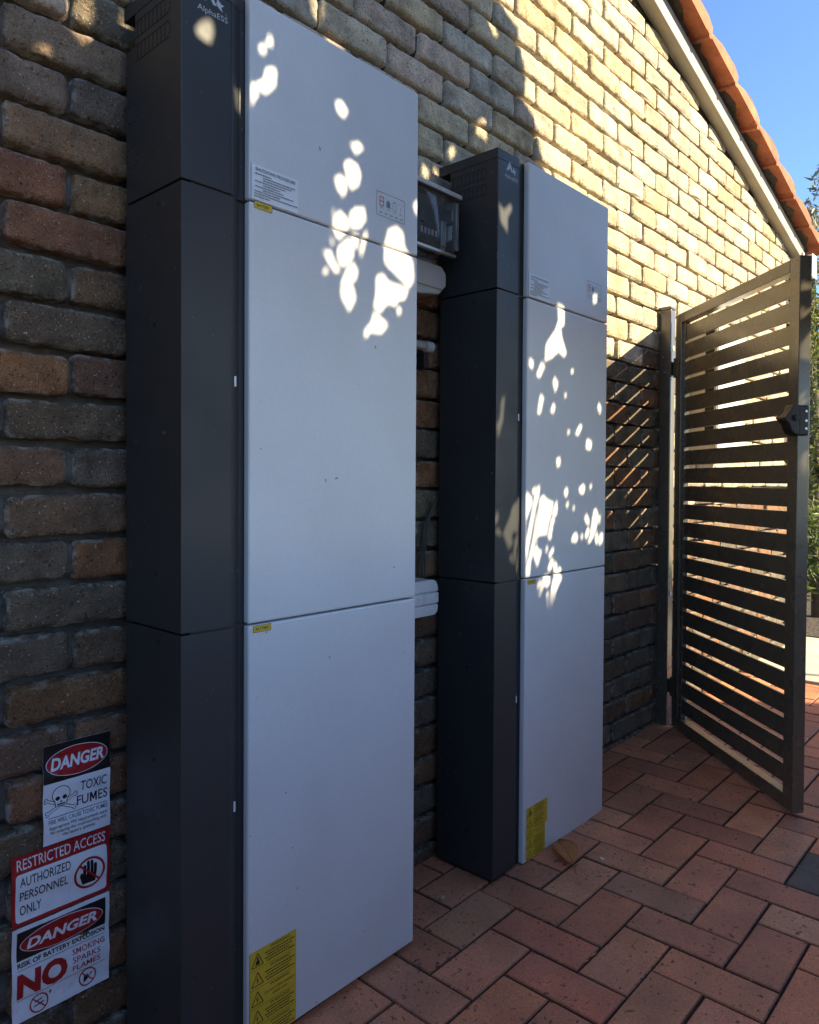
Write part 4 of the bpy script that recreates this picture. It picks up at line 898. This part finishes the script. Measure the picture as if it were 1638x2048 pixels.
# ------------------------------------------------------------------ foliage
LEAFT = [0.0, 0.17, 0.22, 0.15, 0.0]; LEAFU = [-.5, -.28, 0.02, .28, .5]
def leaf_outline(L, ang, wf=1.0):
    ca_, sa_ = math.cos(ang), math.sin(ang)
    top = [(u*L, w_*L*wf) for u, w_ in zip(LEAFU, LEAFT)]; bot = [(u*L, -w_*L*wf) for u, w_ in zip(LEAFU[1:4], LEAFT[1:4])][::-1]
    return [(u*ca_-v*sa_, u*sa_+v*ca_) for u, v in top+bot]
LIT = [[(0.149,1.759),(0.157,1.78),(0.163,1.765),(0.16,1.752)],[(0.131,1.74),(0.138,1.753),(0.148,1.752),(0.146,1.738),(0.138,1.732)],[(0.149,1.71),(0.166,1.721),(0.172,1.713),(0.169,1.683),(0.147,1.662),(0.122,1.671),(0.143,1.687)],[(0.112,1.67),(0.122,1.669),(0.131,1.657),(0.114,1.627)],[(0.324,1.715),(0.339,1.722),(0.359,1.708),(0.348,1.69),(0.331,1.695)],[(0.365,1.643),(0.388,1.654),(0.406,1.646),(0.382,1.626)],[(0.349,1.598),(0.364,1.608),(0.388,1.604),(0.397,1.585),(0.389,1.562),(0.371,1.548),(0.358,1.565)],[(0.323,1.559),(0.34,1.569),(0.354,1.561),(0.356,1.544),(0.347,1.525),(0.33,1.539)],[(0.318,1.497),(0.325,1.478),(0.335,1.496),(0.349,1.488),(0.362,1.481),(0.359,1.459),(0.335,1.433),(0.321,1.45)],[(0.366,1.497),(0.383,1.513),(0.408,1.519),(0.413,1.494),(0.394,1.473),(0.369,1.469)],[(0.483,1.491),(0.509,1.506),(0.531,1.495),(0.534,1.468),(0.564,1.44),(0.569,1.397),(0.552,1.377),(0.518,1.395),(0.473,1.416),(0.472,1.457)],[(0.446,1.38),(0.465,1.391),(0.484,1.377),(0.55,1.374),(0.54,1.349),(0.512,1.34),(0.511,1.328),(0.48,1.327),(0.458,1.303),(0.439,1.315),(0.446,1.346)],[(0.439,1.304),(0.483,1.281),(0.464,1.259),(0.432,1.259),(0.413,1.241),(0.409,1.255),(0.431,1.277)],[(0.365,1.446),(0.376,1.431),(0.375,1.405),(0.349,1.38),(0.334,1.389),(0.331,1.416)],[(0.293,1.401),(0.312,1.406),(0.325,1.384),(0.341,1.369),(0.324,1.364),(0.308,1.38)],[(0.309,1.442),(0.321,1.425),(0.316,1.416)],[(0.375,1.395),(0.39,1.38),(0.384,1.36),(0.37,1.353),(0.38,1.333),(0.384,1.32),(0.366,1.29),(0.341,1.32),(0.345,1.352),(0.359,1.38)],[(0.412,1.474),(0.418,1.467),(0.402,1.414),(0.394,1.42)],[(0.372,1.455),(0.389,1.459),(0.39,1.434),(0.382,1.425)],[(0.585,1.59),(0.566,1.57),(0.575,1.553),(0.585,1.553)],[(0.512,1.325),(0.524,1.327),(0.527,1.315),(0.516,1.306)],[(0.291,1.362),(0.302,1.368),(0.305,1.359),(0.294,1.352)],[(0.008,1.727),(0.016,1.744),(0.035,1.758),(0.042,1.755),(0.045,1.739),(0.037,1.716),(0.026,1.716),(0.012,1.719)],[(0.082,1.685),(0.096,1.67),(0.088,1.673)],[(0.09,1.664),(0.107,1.664),(0.109,1.624),(0.098,1.631)],[(-0.061,1.867),(-0.048,1.877),(-0.033,1.876),(-0.036,1.861),(-0.052,1.856)],[(-0.006,1.983),(0.039,2.004),(0.043,1.96),(0.024,1.946),(0.006,1.948)],[(-0.003,1.934),(0.034,1.939),(0.049,1.923),(0.02,1.912)],[(0.1,2.018),(0.108,1.986),(0.118,1.99),(0.116,1.973),(0.105,1.965),(0.095,1.97)],[(0.559,2.25),(0.614,2.271),(0.606,2.221),(0.586,2.207)],[(0.618,2.19),(0.688,2.19),(0.681,2.18),(0.623,2.178)],[(1.245,2.211),(1.271,2.217),(1.277,2.15),(1.22,2.161)],[(0.985,1.995),(1.011,1.982),(1.001,1.948),(0.981,1.959)],[(1.279,2.528),(1.306,2.528),(1.333,2.498),(1.306,2.491)],[(1.033,2.003),(1.055,1.989),(1.047,1.968),(1.029,1.981)],[(1.112,2.087),(1.135,2.08),(1.108,2.044),(1.096,2.06)],[(1.22,1.468),(1.258,1.464),(1.259,1.409),(1.236,1.398),(1.245,1.371),(1.272,1.328),(1.26,1.315),(1.226,1.326),(1.19,1.303),(1.152,1.288),(1.156,1.337),(1.205,1.385),(1.224,1.418)],[(1.073,1.288),(1.091,1.28),(1.089,1.259),(1.068,1.265)],[(1.133,1.285),(1.152,1.273),(1.126,1.238),(1.107,1.244)],[(1.207,1.249),(1.227,1.232),(1.211,1.202),(1.196,1.233)],[(1.129,1.191),(1.148,1.183),(1.13,1.133),(1.114,1.134),(1.122,1.166)],[(1.2,1.173),(1.212,1.159),(1.201,1.138),(1.184,1.147)],[(1.478,1.196),(1.495,1.181),(1.489,1.158),(1.468,1.179)],[(1.357,1.119),(1.373,1.112),(1.349,1.084),(1.327,1.086)],[(1.285,1.099),(1.3,1.09),(1.285,1.081)],[(1.402,1.076),(1.435,1.067),(1.429,1.041),(1.396,1.044)],[(1.22,1.007),(1.24,1.013),(1.243,0.989),(1.226,0.981)],[(1.431,1.533),(1.457,1.541),(1.458,1.515),(1.435,1.505)],[(1.265,1.205),(1.274,1.209),(1.274,1.194),(1.263,1.193)],[(1.299,1.28),(1.317,1.285),(1.315,1.273),(1.303,1.268)],[(1.055,0.902),(1.062,0.909),(1.091,0.89),(1.091,0.878),(1.079,0.857),(1.063,0.833),(1.056,0.816)],[(1.09,0.913),(1.099,0.923),(1.11,0.921),(1.106,0.906),(1.097,0.899)],[(1.112,0.92),(1.125,0.928),(1.131,0.92),(1.123,0.892),(1.107,0.856),(1.092,0.808),(1.076,0.756),(1.059,0.702),(1.057,0.75),(1.07,0.792),(1.085,0.836),(1.097,0.871)],[(1.125,0.87),(1.119,0.838),(1.111,0.796),(1.102,0.754),(1.096,0.728),(1.087,0.714),(1.08,0.669),(1.062,0.674),(1.063,0.695),(1.082,0.735),(1.098,0.779),(1.114,0.842)],[(1.131,0.887),(1.147,0.9),(1.175,0.884),(1.206,0.877),(1.192,0.84),(1.179,0.815),(1.171,0.783),(1.141,0.784),(1.12,0.782),(1.115,0.764),(1.107,0.747),(1.115,0.79),(1.124,0.831)],[(1.206,0.854),(1.224,0.886),(1.229,0.868),(1.225,0.839),(1.206,0.836),(1.201,0.84)],[(1.195,0.829),(1.206,0.834),(1.215,0.825),(1.204,0.811),(1.195,0.771),(1.185,0.767),(1.177,0.779),(1.187,0.804)],[(1.115,0.758),(1.126,0.741),(1.145,0.738),(1.134,0.718),(1.123,0.693),(1.113,0.705),(1.102,0.727),(1.105,0.744)],[(1.172,0.755),(1.177,0.743),(1.172,0.729),(1.165,0.737)],[(1.182,0.725),(1.205,0.745),(1.211,0.734),(1.192,0.714),(1.186,0.714)],[(1.178,0.685),(1.192,0.706),(1.208,0.712),(1.206,0.694),(1.192,0.675),(1.183,0.676)],[(1.209,0.694),(1.22,0.702),(1.232,0.684),(1.223,0.667),(1.214,0.669)],[(1.237,0.68),(1.249,0.683),(1.253,0.668),(1.245,0.661),(1.26,0.649),(1.246,0.636),(1.229,0.615),(1.215,0.587),(1.199,0.556),(1.19,0.56),(1.191,0.59),(1.199,0.625),(1.207,0.65),(1.223,0.665)],[(1.149,0.652),(1.159,0.663),(1.176,0.666),(1.19,0.659),(1.189,0.637),(1.177,0.628),(1.163,0.634),(1.157,0.637),(1.147,0.616),(1.137,0.605),(1.129,0.615),(1.137,0.632)],[(1.124,0.643),(1.136,0.655),(1.144,0.647),(1.13,0.632),(1.124,0.629)],[(1.169,0.611),(1.177,0.622),(1.185,0.618),(1.186,0.583),(1.18,0.566),(1.172,0.588)],[(1.265,0.908),(1.279,0.923),(1.288,0.916),(1.287,0.9),(1.277,0.891)],[(1.355,0.919),(1.383,0.934),(1.394,0.919),(1.384,0.9),(1.362,0.904)],[(1.423,0.926),(1.434,0.935),(1.438,0.925),(1.428,0.913)],[(1.277,0.873),(1.292,0.88),(1.292,0.863),(1.284,0.861)],[(1.321,0.862),(1.328,0.866),(1.33,0.853),(1.321,0.853)],[(1.312,0.761),(1.327,0.781),(1.345,0.779),(1.352,0.764),(1.344,0.752),(1.319,0.754)],[(1.39,0.826),(1.405,0.838),(1.414,0.828),(1.426,0.81),(1.417,0.802),(1.401,0.811)],[(1.441,0.821),(1.452,0.85),(1.467,0.852),(1.481,0.835),(1.478,0.808),(1.454,0.765),(1.427,0.745),(1.415,0.746),(1.431,0.77)],[(1.484,0.831),(1.498,0.828),(1.493,0.807),(1.487,0.801)],[(1.396,0.772),(1.414,0.796),(1.426,0.786),(1.415,0.763),(1.402,0.76)],[(1.461,0.757),(1.472,0.782),(1.483,0.764),(1.479,0.74),(1.468,0.74)],[(1.486,0.749),(1.495,0.773),(1.514,0.771),(1.514,0.742),(1.491,0.734)],[(1.37,0.77),(1.377,0.777),(1.386,0.766),(1.377,0.757)],[(0.938,0.868),(0.946,0.85),(0.939,0.83),(0.921,0.831),(0.927,0.85)],[(0.925,0.807),(0.941,0.822),(0.958,0.806),(0.958,0.794),(0.939,0.802)],[(0.964,0.803),(0.995,0.845),(1.007,0.872),(1.028,0.888),(1.056,0.904),(1.058,0.808),(1.03,0.8),(1.014,0.807),(1.008,0.787),(1.015,0.773),(0.994,0.756),(0.98,0.778)],[(1.023,0.786),(1.058,0.808),(1.058,0.77),(1.036,0.757),(1.024,0.711),(1.015,0.739)],[(0.997,0.733),(1.009,0.751),(1.019,0.708)],[(1.031,0.703),(1.045,0.757),(1.057,0.708),(1.039,0.685)],[(0.953,1.166),(0.969,1.181),(0.961,1.098),(0.947,1.118)],[(0.934,1.692),(0.957,1.68),(0.99,1.705),(0.998,1.691),(0.976,1.662),(0.977,1.62),(0.942,1.643)],[(0.931,1.097),(0.953,1.128),(0.958,1.105),(0.94,1.057)],[(1.636,1.245),(1.654,1.217),(1.655,1.2),(1.637,1.211)],[(1.636,1.166),(1.645,1.14),(1.655,1.149),(1.655,1.136),(1.636,1.114)],[(1.636,1.027),(1.638,1.041),(1.656,1.077),(1.655,0.972),(1.637,0.997)],[(1.635,0.869),(1.639,0.881),(1.646,0.893),(1.646,0.873),(1.637,0.848)],[(1.636,0.855),(1.649,0.861),(1.651,0.864),(1.647,0.843),(1.638,0.847)],[(1.64,0.665),(1.644,0.692),(1.653,0.691),(1.652,0.599),(1.643,0.622)]]
# sunny part of the wall, as outlines in the wall plane seen along the sun's rays (x, z at y = 0)
SUNNY = [(1.31,2.80),(1.317,2.669),(1.353,2.625),(1.378,2.597),(1.444,2.579),(1.465,2.516),(1.496,2.447),(1.479,2.358),(1.54,2.323),(1.559,2.285),(1.60,2.20),(1.68,2.05),(1.80,1.90),(1.86,1.75),(1.90,1.50),(1.92,1.28),(2.00,1.05),(2.15,0.93),(2.19,1.06),(2.25,1.10),(2.29,0.90),(2.44,0.80),(2.60,0.66),(2.78,0.62),(2.86,0.30),(3.02,-0.08),(3.15,-0.35),(3.9,-0.55),(3.9,2.80)]
RES = 0.003
def raster(poly, X0, Z0, nX, nZ, out, val=True):
    P = np.array(poly); i0 = max(0, int((P[:,0].min()-X0)/RES)); i1 = min(nX-1, int((P[:,0].max()-X0)/RES)+1)
    j0 = max(0, int((P[:,1].min()-Z0)/RES)); j1 = min(nZ-1, int((P[:,1].max()-Z0)/RES)+1)
    if i1 < i0 or j1 < j0: return None
    gx, gz = np.meshgrid(X0+(np.arange(i0, i1+1)+.5)*RES, Z0+(np.arange(j0, j1+1)+.5)*RES)
    ins = np.zeros(gx.shape, bool); n = len(P); k = n-1
    for i in range(n):
        xi, zi = P[i]; xj, zj = P[k]
        c_ = ((zi > gz) != (zj > gz)) & (gx < (xj-xi)*(gz-zi)/(zj-zi+1e-12)+xi); ins ^= c_; k = i
    if out is not None: out[j0:j1+1, i0:i1+1][ins] = val
    return (slice(j0, j1+1), slice(i0, i1+1), ins)
def canopy(X0, X1, Z0, Z1, depth, sizes, seed, tints, keep=None):
    """leaves whose shade covers the window but leaves the sunny patches open"""
    rg = random.Random(seed); nX, nZ = int((X1-X0)/RES), int((Z1-Z0)/RES)
    lit = np.zeros((nZ, nX), bool)
    for p_ in LIT: raster(p_, X0, Z0, nX, nZ, lit)
    raster(SUNNY, X0, Z0, nX, nZ, lit)
    # gate edge patches re-shaded only where the patch list leaves them closed
    need = ~lit
    if keep is not None: need &= keep(X0, Z0, nX, nZ)
    cov = np.zeros((nZ, nX), bool)
    m = MB(); m.tint = []; idx = np.argwhere(need); np.random.seed(seed); np.random.shuffle(idx)
    for (j, i) in idx:
        if cov[j, i]: continue
        cx, cz = X0+(i+.5)*RES, Z0+(j+.5)*RES
        for L in sizes:
            done = False
            for tr_ in range(3 if L > sizes[-1] else 1):
                ang = rg.uniform(0, 2*math.pi); wf = rg.uniform(0.85, 1.15); sh = rg.uniform(-.28, .28)*L
                ox, oz = cx+sh*math.cos(ang), cz+sh*math.sin(ang)
                base = leaf_outline(L, ang, wf); pl = [(ox+u, oz+v) for u, v in base]
                rr = raster(pl, X0, Z0, nX, nZ, None)
                if rr is None: continue
                a_, b_, ins = rr
                if L > sizes[-1] and (lit[a_, b_] & ins).any(): continue
                raster([(ox+u*0.86, oz+v*0.86) for u, v in base], X0, Z0, nX, nZ, cov)
                d = depth(ox, oz, rg); t1, t2 = rg.uniform(-.7, .7), rg.uniform(-.7, .7); fold = rg.uniform(0.0, 0.25)*L
                V = []
                for kk, (u, v) in enumerate(base):
                    dd = d+u*t1+v*t2+(fold if kk in (0, 4) else 0); V.append((ox+u+0.48*dd, -dd, oz+v+0.69*dd))
                m.raw(V, [(0, 1, 2, 3, 4), (4, 5, 6, 7, 0)]); c_ = rg.choice(tints); q_ = rg.uniform(0.75, 1.25)
                m.tint += [tuple(x*q_ for x in c_)]*8
                done = True; break
            if done: break
        if not cov[j, i]: cov[j, i] = True
    return m
GREEN = [(0.085,0.100,0.026),(0.105,0.120,0.032),(0.070,0.085,0.024),(0.120,0.120,0.040)]
def near_keep(X0, Z0, nX, nZ):
    gx, gz = np.meshgrid(X0+(np.arange(nX)+.5)*RES, Z0+(np.arange(nZ)+.5)*RES)
    return gz < 2.26+0.5*np.maximum(0, gx-0.45)
RES = 0.002
near = canopy(-0.30, 1.98, 0.55, 2.76, lambda x, z, r: 1.58+0.14*noise.noise((x*1.7, z*1.7, 2.0))+r.uniform(-.03, .12), (0.13, 0.075, 0.042, 0.022, 0.012, 0.0065), 11, GREEN, near_keep)
shade = empty('shade_tree', (1.78, -1.95, zg(1.78)), 'leafy broad leaved tree across the path casting dappled light on the cabinets', 'tree')
near.v = [(x-1.78, y+1.95, z-zg(1.78)) for x, y, z in near.v]; near.build('crown', M_LEAF, shade)
q = MB(); q.tube([(0, 0, -0.05), (0.01, 0.02, 0.7), (-0.02, 0.05, 1.5), (0.0, 0.10, 2.3), (-0.05, 0.18, 3.1)], [0.055, 0.045, 0.038, 0.028, 0.012], 10)
q.build('trunk', M_BARK, shade, smooth=True)
def far_keep(X0, Z0, nX, nZ):
    gx, gz = np.meshgrid(X0+(np.arange(nX)+.5)*RES, Z0+(np.arange(nZ)+.5)*RES)
    return ~((gx > -0.25) & (gx < 1.93) & (gz > 0.62))
RES = 0.008
far = canopy(-1.3, 3.6, -1.0, 1.25, lambda x, z, r: 4.7+0.5*noise.noise((x*1.1, z*1.1, 7.0))+r.uniform(-.3, .3), (0.26, 0.15, 0.09, 0.05), 5, GREEN, far_keep)
hedge = empty('hedge', (2.9, -4.7, -0.16), 'tall dense green hedge shading the paved path', 'hedge')
far.v = [(x-2.9, y+4.7, z+0.16) for x, y, z in far.v]; far.build('foliage', M_LEAF, hedge)
for hx in (-2.2, -0.9, 0.5, 1.8, 3.0):
    q = MB(); q.tube([(hx, 0, 0), (hx+0.06, 0.05, 1.4), (hx-0.04, -0.02, 2.6), (hx+0.05, 0.0, 3.6)], [0.06, 0.05, 0.035, 0.015], 8); q.build('stem', M_BARK, hedge, smooth=True)

fence = empty('added_shade_fence', (0, -2.12, 0), 'added unseen timber paling fence that darkens the foot of the wall and cabinets', 'fence')  # out of view, added to cut the light low down
M_PALE = mat('pale_bounce_timber', (0.34, 0.27, 0.19), 0.85, noise_amt=0.35, noise_scale=12, bump=0.5, bump_scale=90, dist=0.002)  # pale warm tone meant to bounce light back at the cabinets
for k in range(88):
    x = -4.2+k*0.092; q = MB(); q.box((x, -0.009, zg(x)-0.05), (x+0.089, 0.009, 0.95+random.uniform(-.01, .01))); q.build('paling', M_PALE, fence)
for z in (0.2, 0.75):
    q = MB(); q.box((-4.2, -0.056, z), (3.9, -0.0095, z+0.075)); q.build('rail', M_PALE, fence)
def cloud_tree(name, loc, blobs, n, L, tints, label, cat, trunk_h, group=None, wf=0.9, seed=1, up=0.3):
    """trunk with limbs and a crown of separate leaves scattered through several clumps"""
    rg = random.Random(seed); t = empty(name, loc, label, cat, group); m = MB(); m.tint = []
    q = MB(); q.tube([(0, 0, -0.1), (0.03, 0.02, trunk_h*0.5), (0, 0.05, trunk_h)], [0.05+trunk_h*0.012, 0.04+trunk_h*0.01, 0.02], 8)
    for (bx_, by_, bz_, br_) in blobs: q.tube([(0.01, 0.02, trunk_h*0.45), (bx_*0.5, by_*0.5, (trunk_h*0.5+bz_)/2), (bx_, by_, bz_)], [0.025, 0.018, 0.006], 6)
    q.build('trunk', M_BARK, t, smooth=True)
    for k in range(n):
        bx_, by_, bz_, br_ = rg.choice(blobs)
        d = Vector((rg.gauss(0, 1), rg.gauss(0, 1), rg.gauss(0, 1))).normalized()*br_*(rg.random()**0.45)
        p = Vector((bx_, by_, bz_))+d
        ax_ = Vector((rg.gauss(0, 1)+d.x/br_, rg.gauss(0, 1)+d.y/br_, rg.gauss(0, 1)+up)).normalized(); sd_ = ax_.cross(Vector((rg.gauss(0, 1), rg.gauss(0, 1), rg.gauss(0, 1)))).normalized()
        l = L*rg.uniform(0.6, 1.3); nrm = ax_.cross(sd_)
        V = [p-ax_*l*.5, p+sd_*l*.17*wf-ax_*l*.1+nrm*l*.06, p+ax_*l*.5, p-sd_*l*.17*wf-ax_*l*.1+nrm*l*.06]
        m.raw([tuple(x) for x in V], [(0, 1, 2), (2, 3, 0)]); c_ = rg.choice(tints); k_ = rg.uniform(0.7, 1.3); m.tint += [tuple(x*k_ for x in c_)]*4
    m.build('crown', M_LEAF, t); return t
OLIVE = [(0.24,0.26,0.19),(0.30,0.31,0.24),(0.17,0.19,0.13),(0.36,0.36,0.30)]
cloud_tree('olive_tree', (8.85, 0.90, 0.1), [(0,-.1,3.8,.42),(0,-.2,4.4,.30),(.1,-.25,4.9,.24),(.15,-.2,3.4,.5),(-.2,.12,4.0,.20),(0.1,-.2,5.25,.15)], 1500, 0.12, OLIVE, 'silvery olive tree rising beside the tiled eave', 'tree', 3.6, seed=4)
BUSH = [(0.17,0.19,0.045),(0.22,0.23,0.06),(0.12,0.15,0.035),(0.27,0.25,0.08)]
cloud_tree('garden_shrub', (7.35, 0.42, 0.07), [(0,0,2.2,.55),(.1,-.2,1.6,.55),(-.1,.2,1.25,.5),(0,0,2.75,.45),(.3,-.5,1.9,.5),(.2,.5,2.5,.5)], 5200, 0.085, BUSH, 'tall sunlit olive green shrub just past the end of the gate', 'shrub', 1.9, seed=5)
FRESH = [(0.12,0.17,0.04),(0.16,0.20,0.05),(0.09,0.13,0.03),(0.19,0.20,0.07)]
cloud_tree('low_shrub', (5.75, 0.10, 0.07), [(0,0,.45,.24),(.1,.1,.72,.2),(-.1,.15,.3,.2),(.1,-.2,.5,.22)], 900, 0.085, FRESH, 'low bright green shrub in the garden bed by the concrete path', 'shrub', 0.6, seed=6)
DARKG = [(0.08,0.11,0.035),(0.11,0.145,0.04),(0.06,0.085,0.028)]
cloud_tree('street_tree', (27, 5.6, 0.1), [(0,0,3.2,1.9),(-1.5,.6,2.8,1.6),(1.2,-1,3.8,1.8),(0,1.5,4.6,1.6),(-.5,-1.8,2.6,1.5)], 5200, 0.30, DARKG, 'dark green tree across the road behind the shrubs', 'tree', 3.0, seed=8)
cloud_tree('sky_block_shrub', (-3.3, -0.95, 0.0), [(0,0,.8,.7),(.1,.4,1.6,.7),(0,-.4,2.3,.7),(.1,.4,3.0,.7),(-.1,-.3,3.6,.6),(.2,0,1.9,.7)], 4200, 0.16, GREEN, 'added unseen tall shrub blocking sky light from the near end of the path', 'shrub', 2.4, seed=12)  # out of view, added to screen the open sky on the left
# palm fronds behind the eave
pt = empty('palm_tree', (10.6, 1.75, 0.1), 'palm with thin spiky fronds peeping over the tiled eave', 'palm')
q = MB(); q.tube([(0, 0, 0), (0.03, 0, 2.0), (0, 0, 4.3)], [0.12, 0.10, 0.09], 9); q.build('trunk', M_BARK, pt, smooth=True)
PALM = (0.10, 0.15, 0.06)
for k in range(11):
    a0 = k*2*math.pi/11+0.2; m = MB(); mid = []
    for s_ in range(9):
        f_ = s_/8; rr = 1.0*f_; mid.append(Vector((math.cos(a0)*rr, math.sin(a0)*rr, 4.3+0.62*f_-0.75*f_*f_)))
    sd_ = Vector((-math.sin(a0), math.cos(a0), 0)); ra = Vector((math.cos(a0), math.sin(a0), 0))
    for s_ in range(2, 9):
        for sg in (-1, 1):
            p = mid[s_]; m.raw([tuple(p), tuple(p+ra*0.035), tuple(p+sd_*sg*0.34+ra*0.22+Vector((0, 0, -0.06)))], [(0, 1, 2)])
    m.tube([tuple(x) for x in mid], 0.009, 4); m.tint = [PALM]*len(m.v); m.build('frond', M_LEAF, pt)
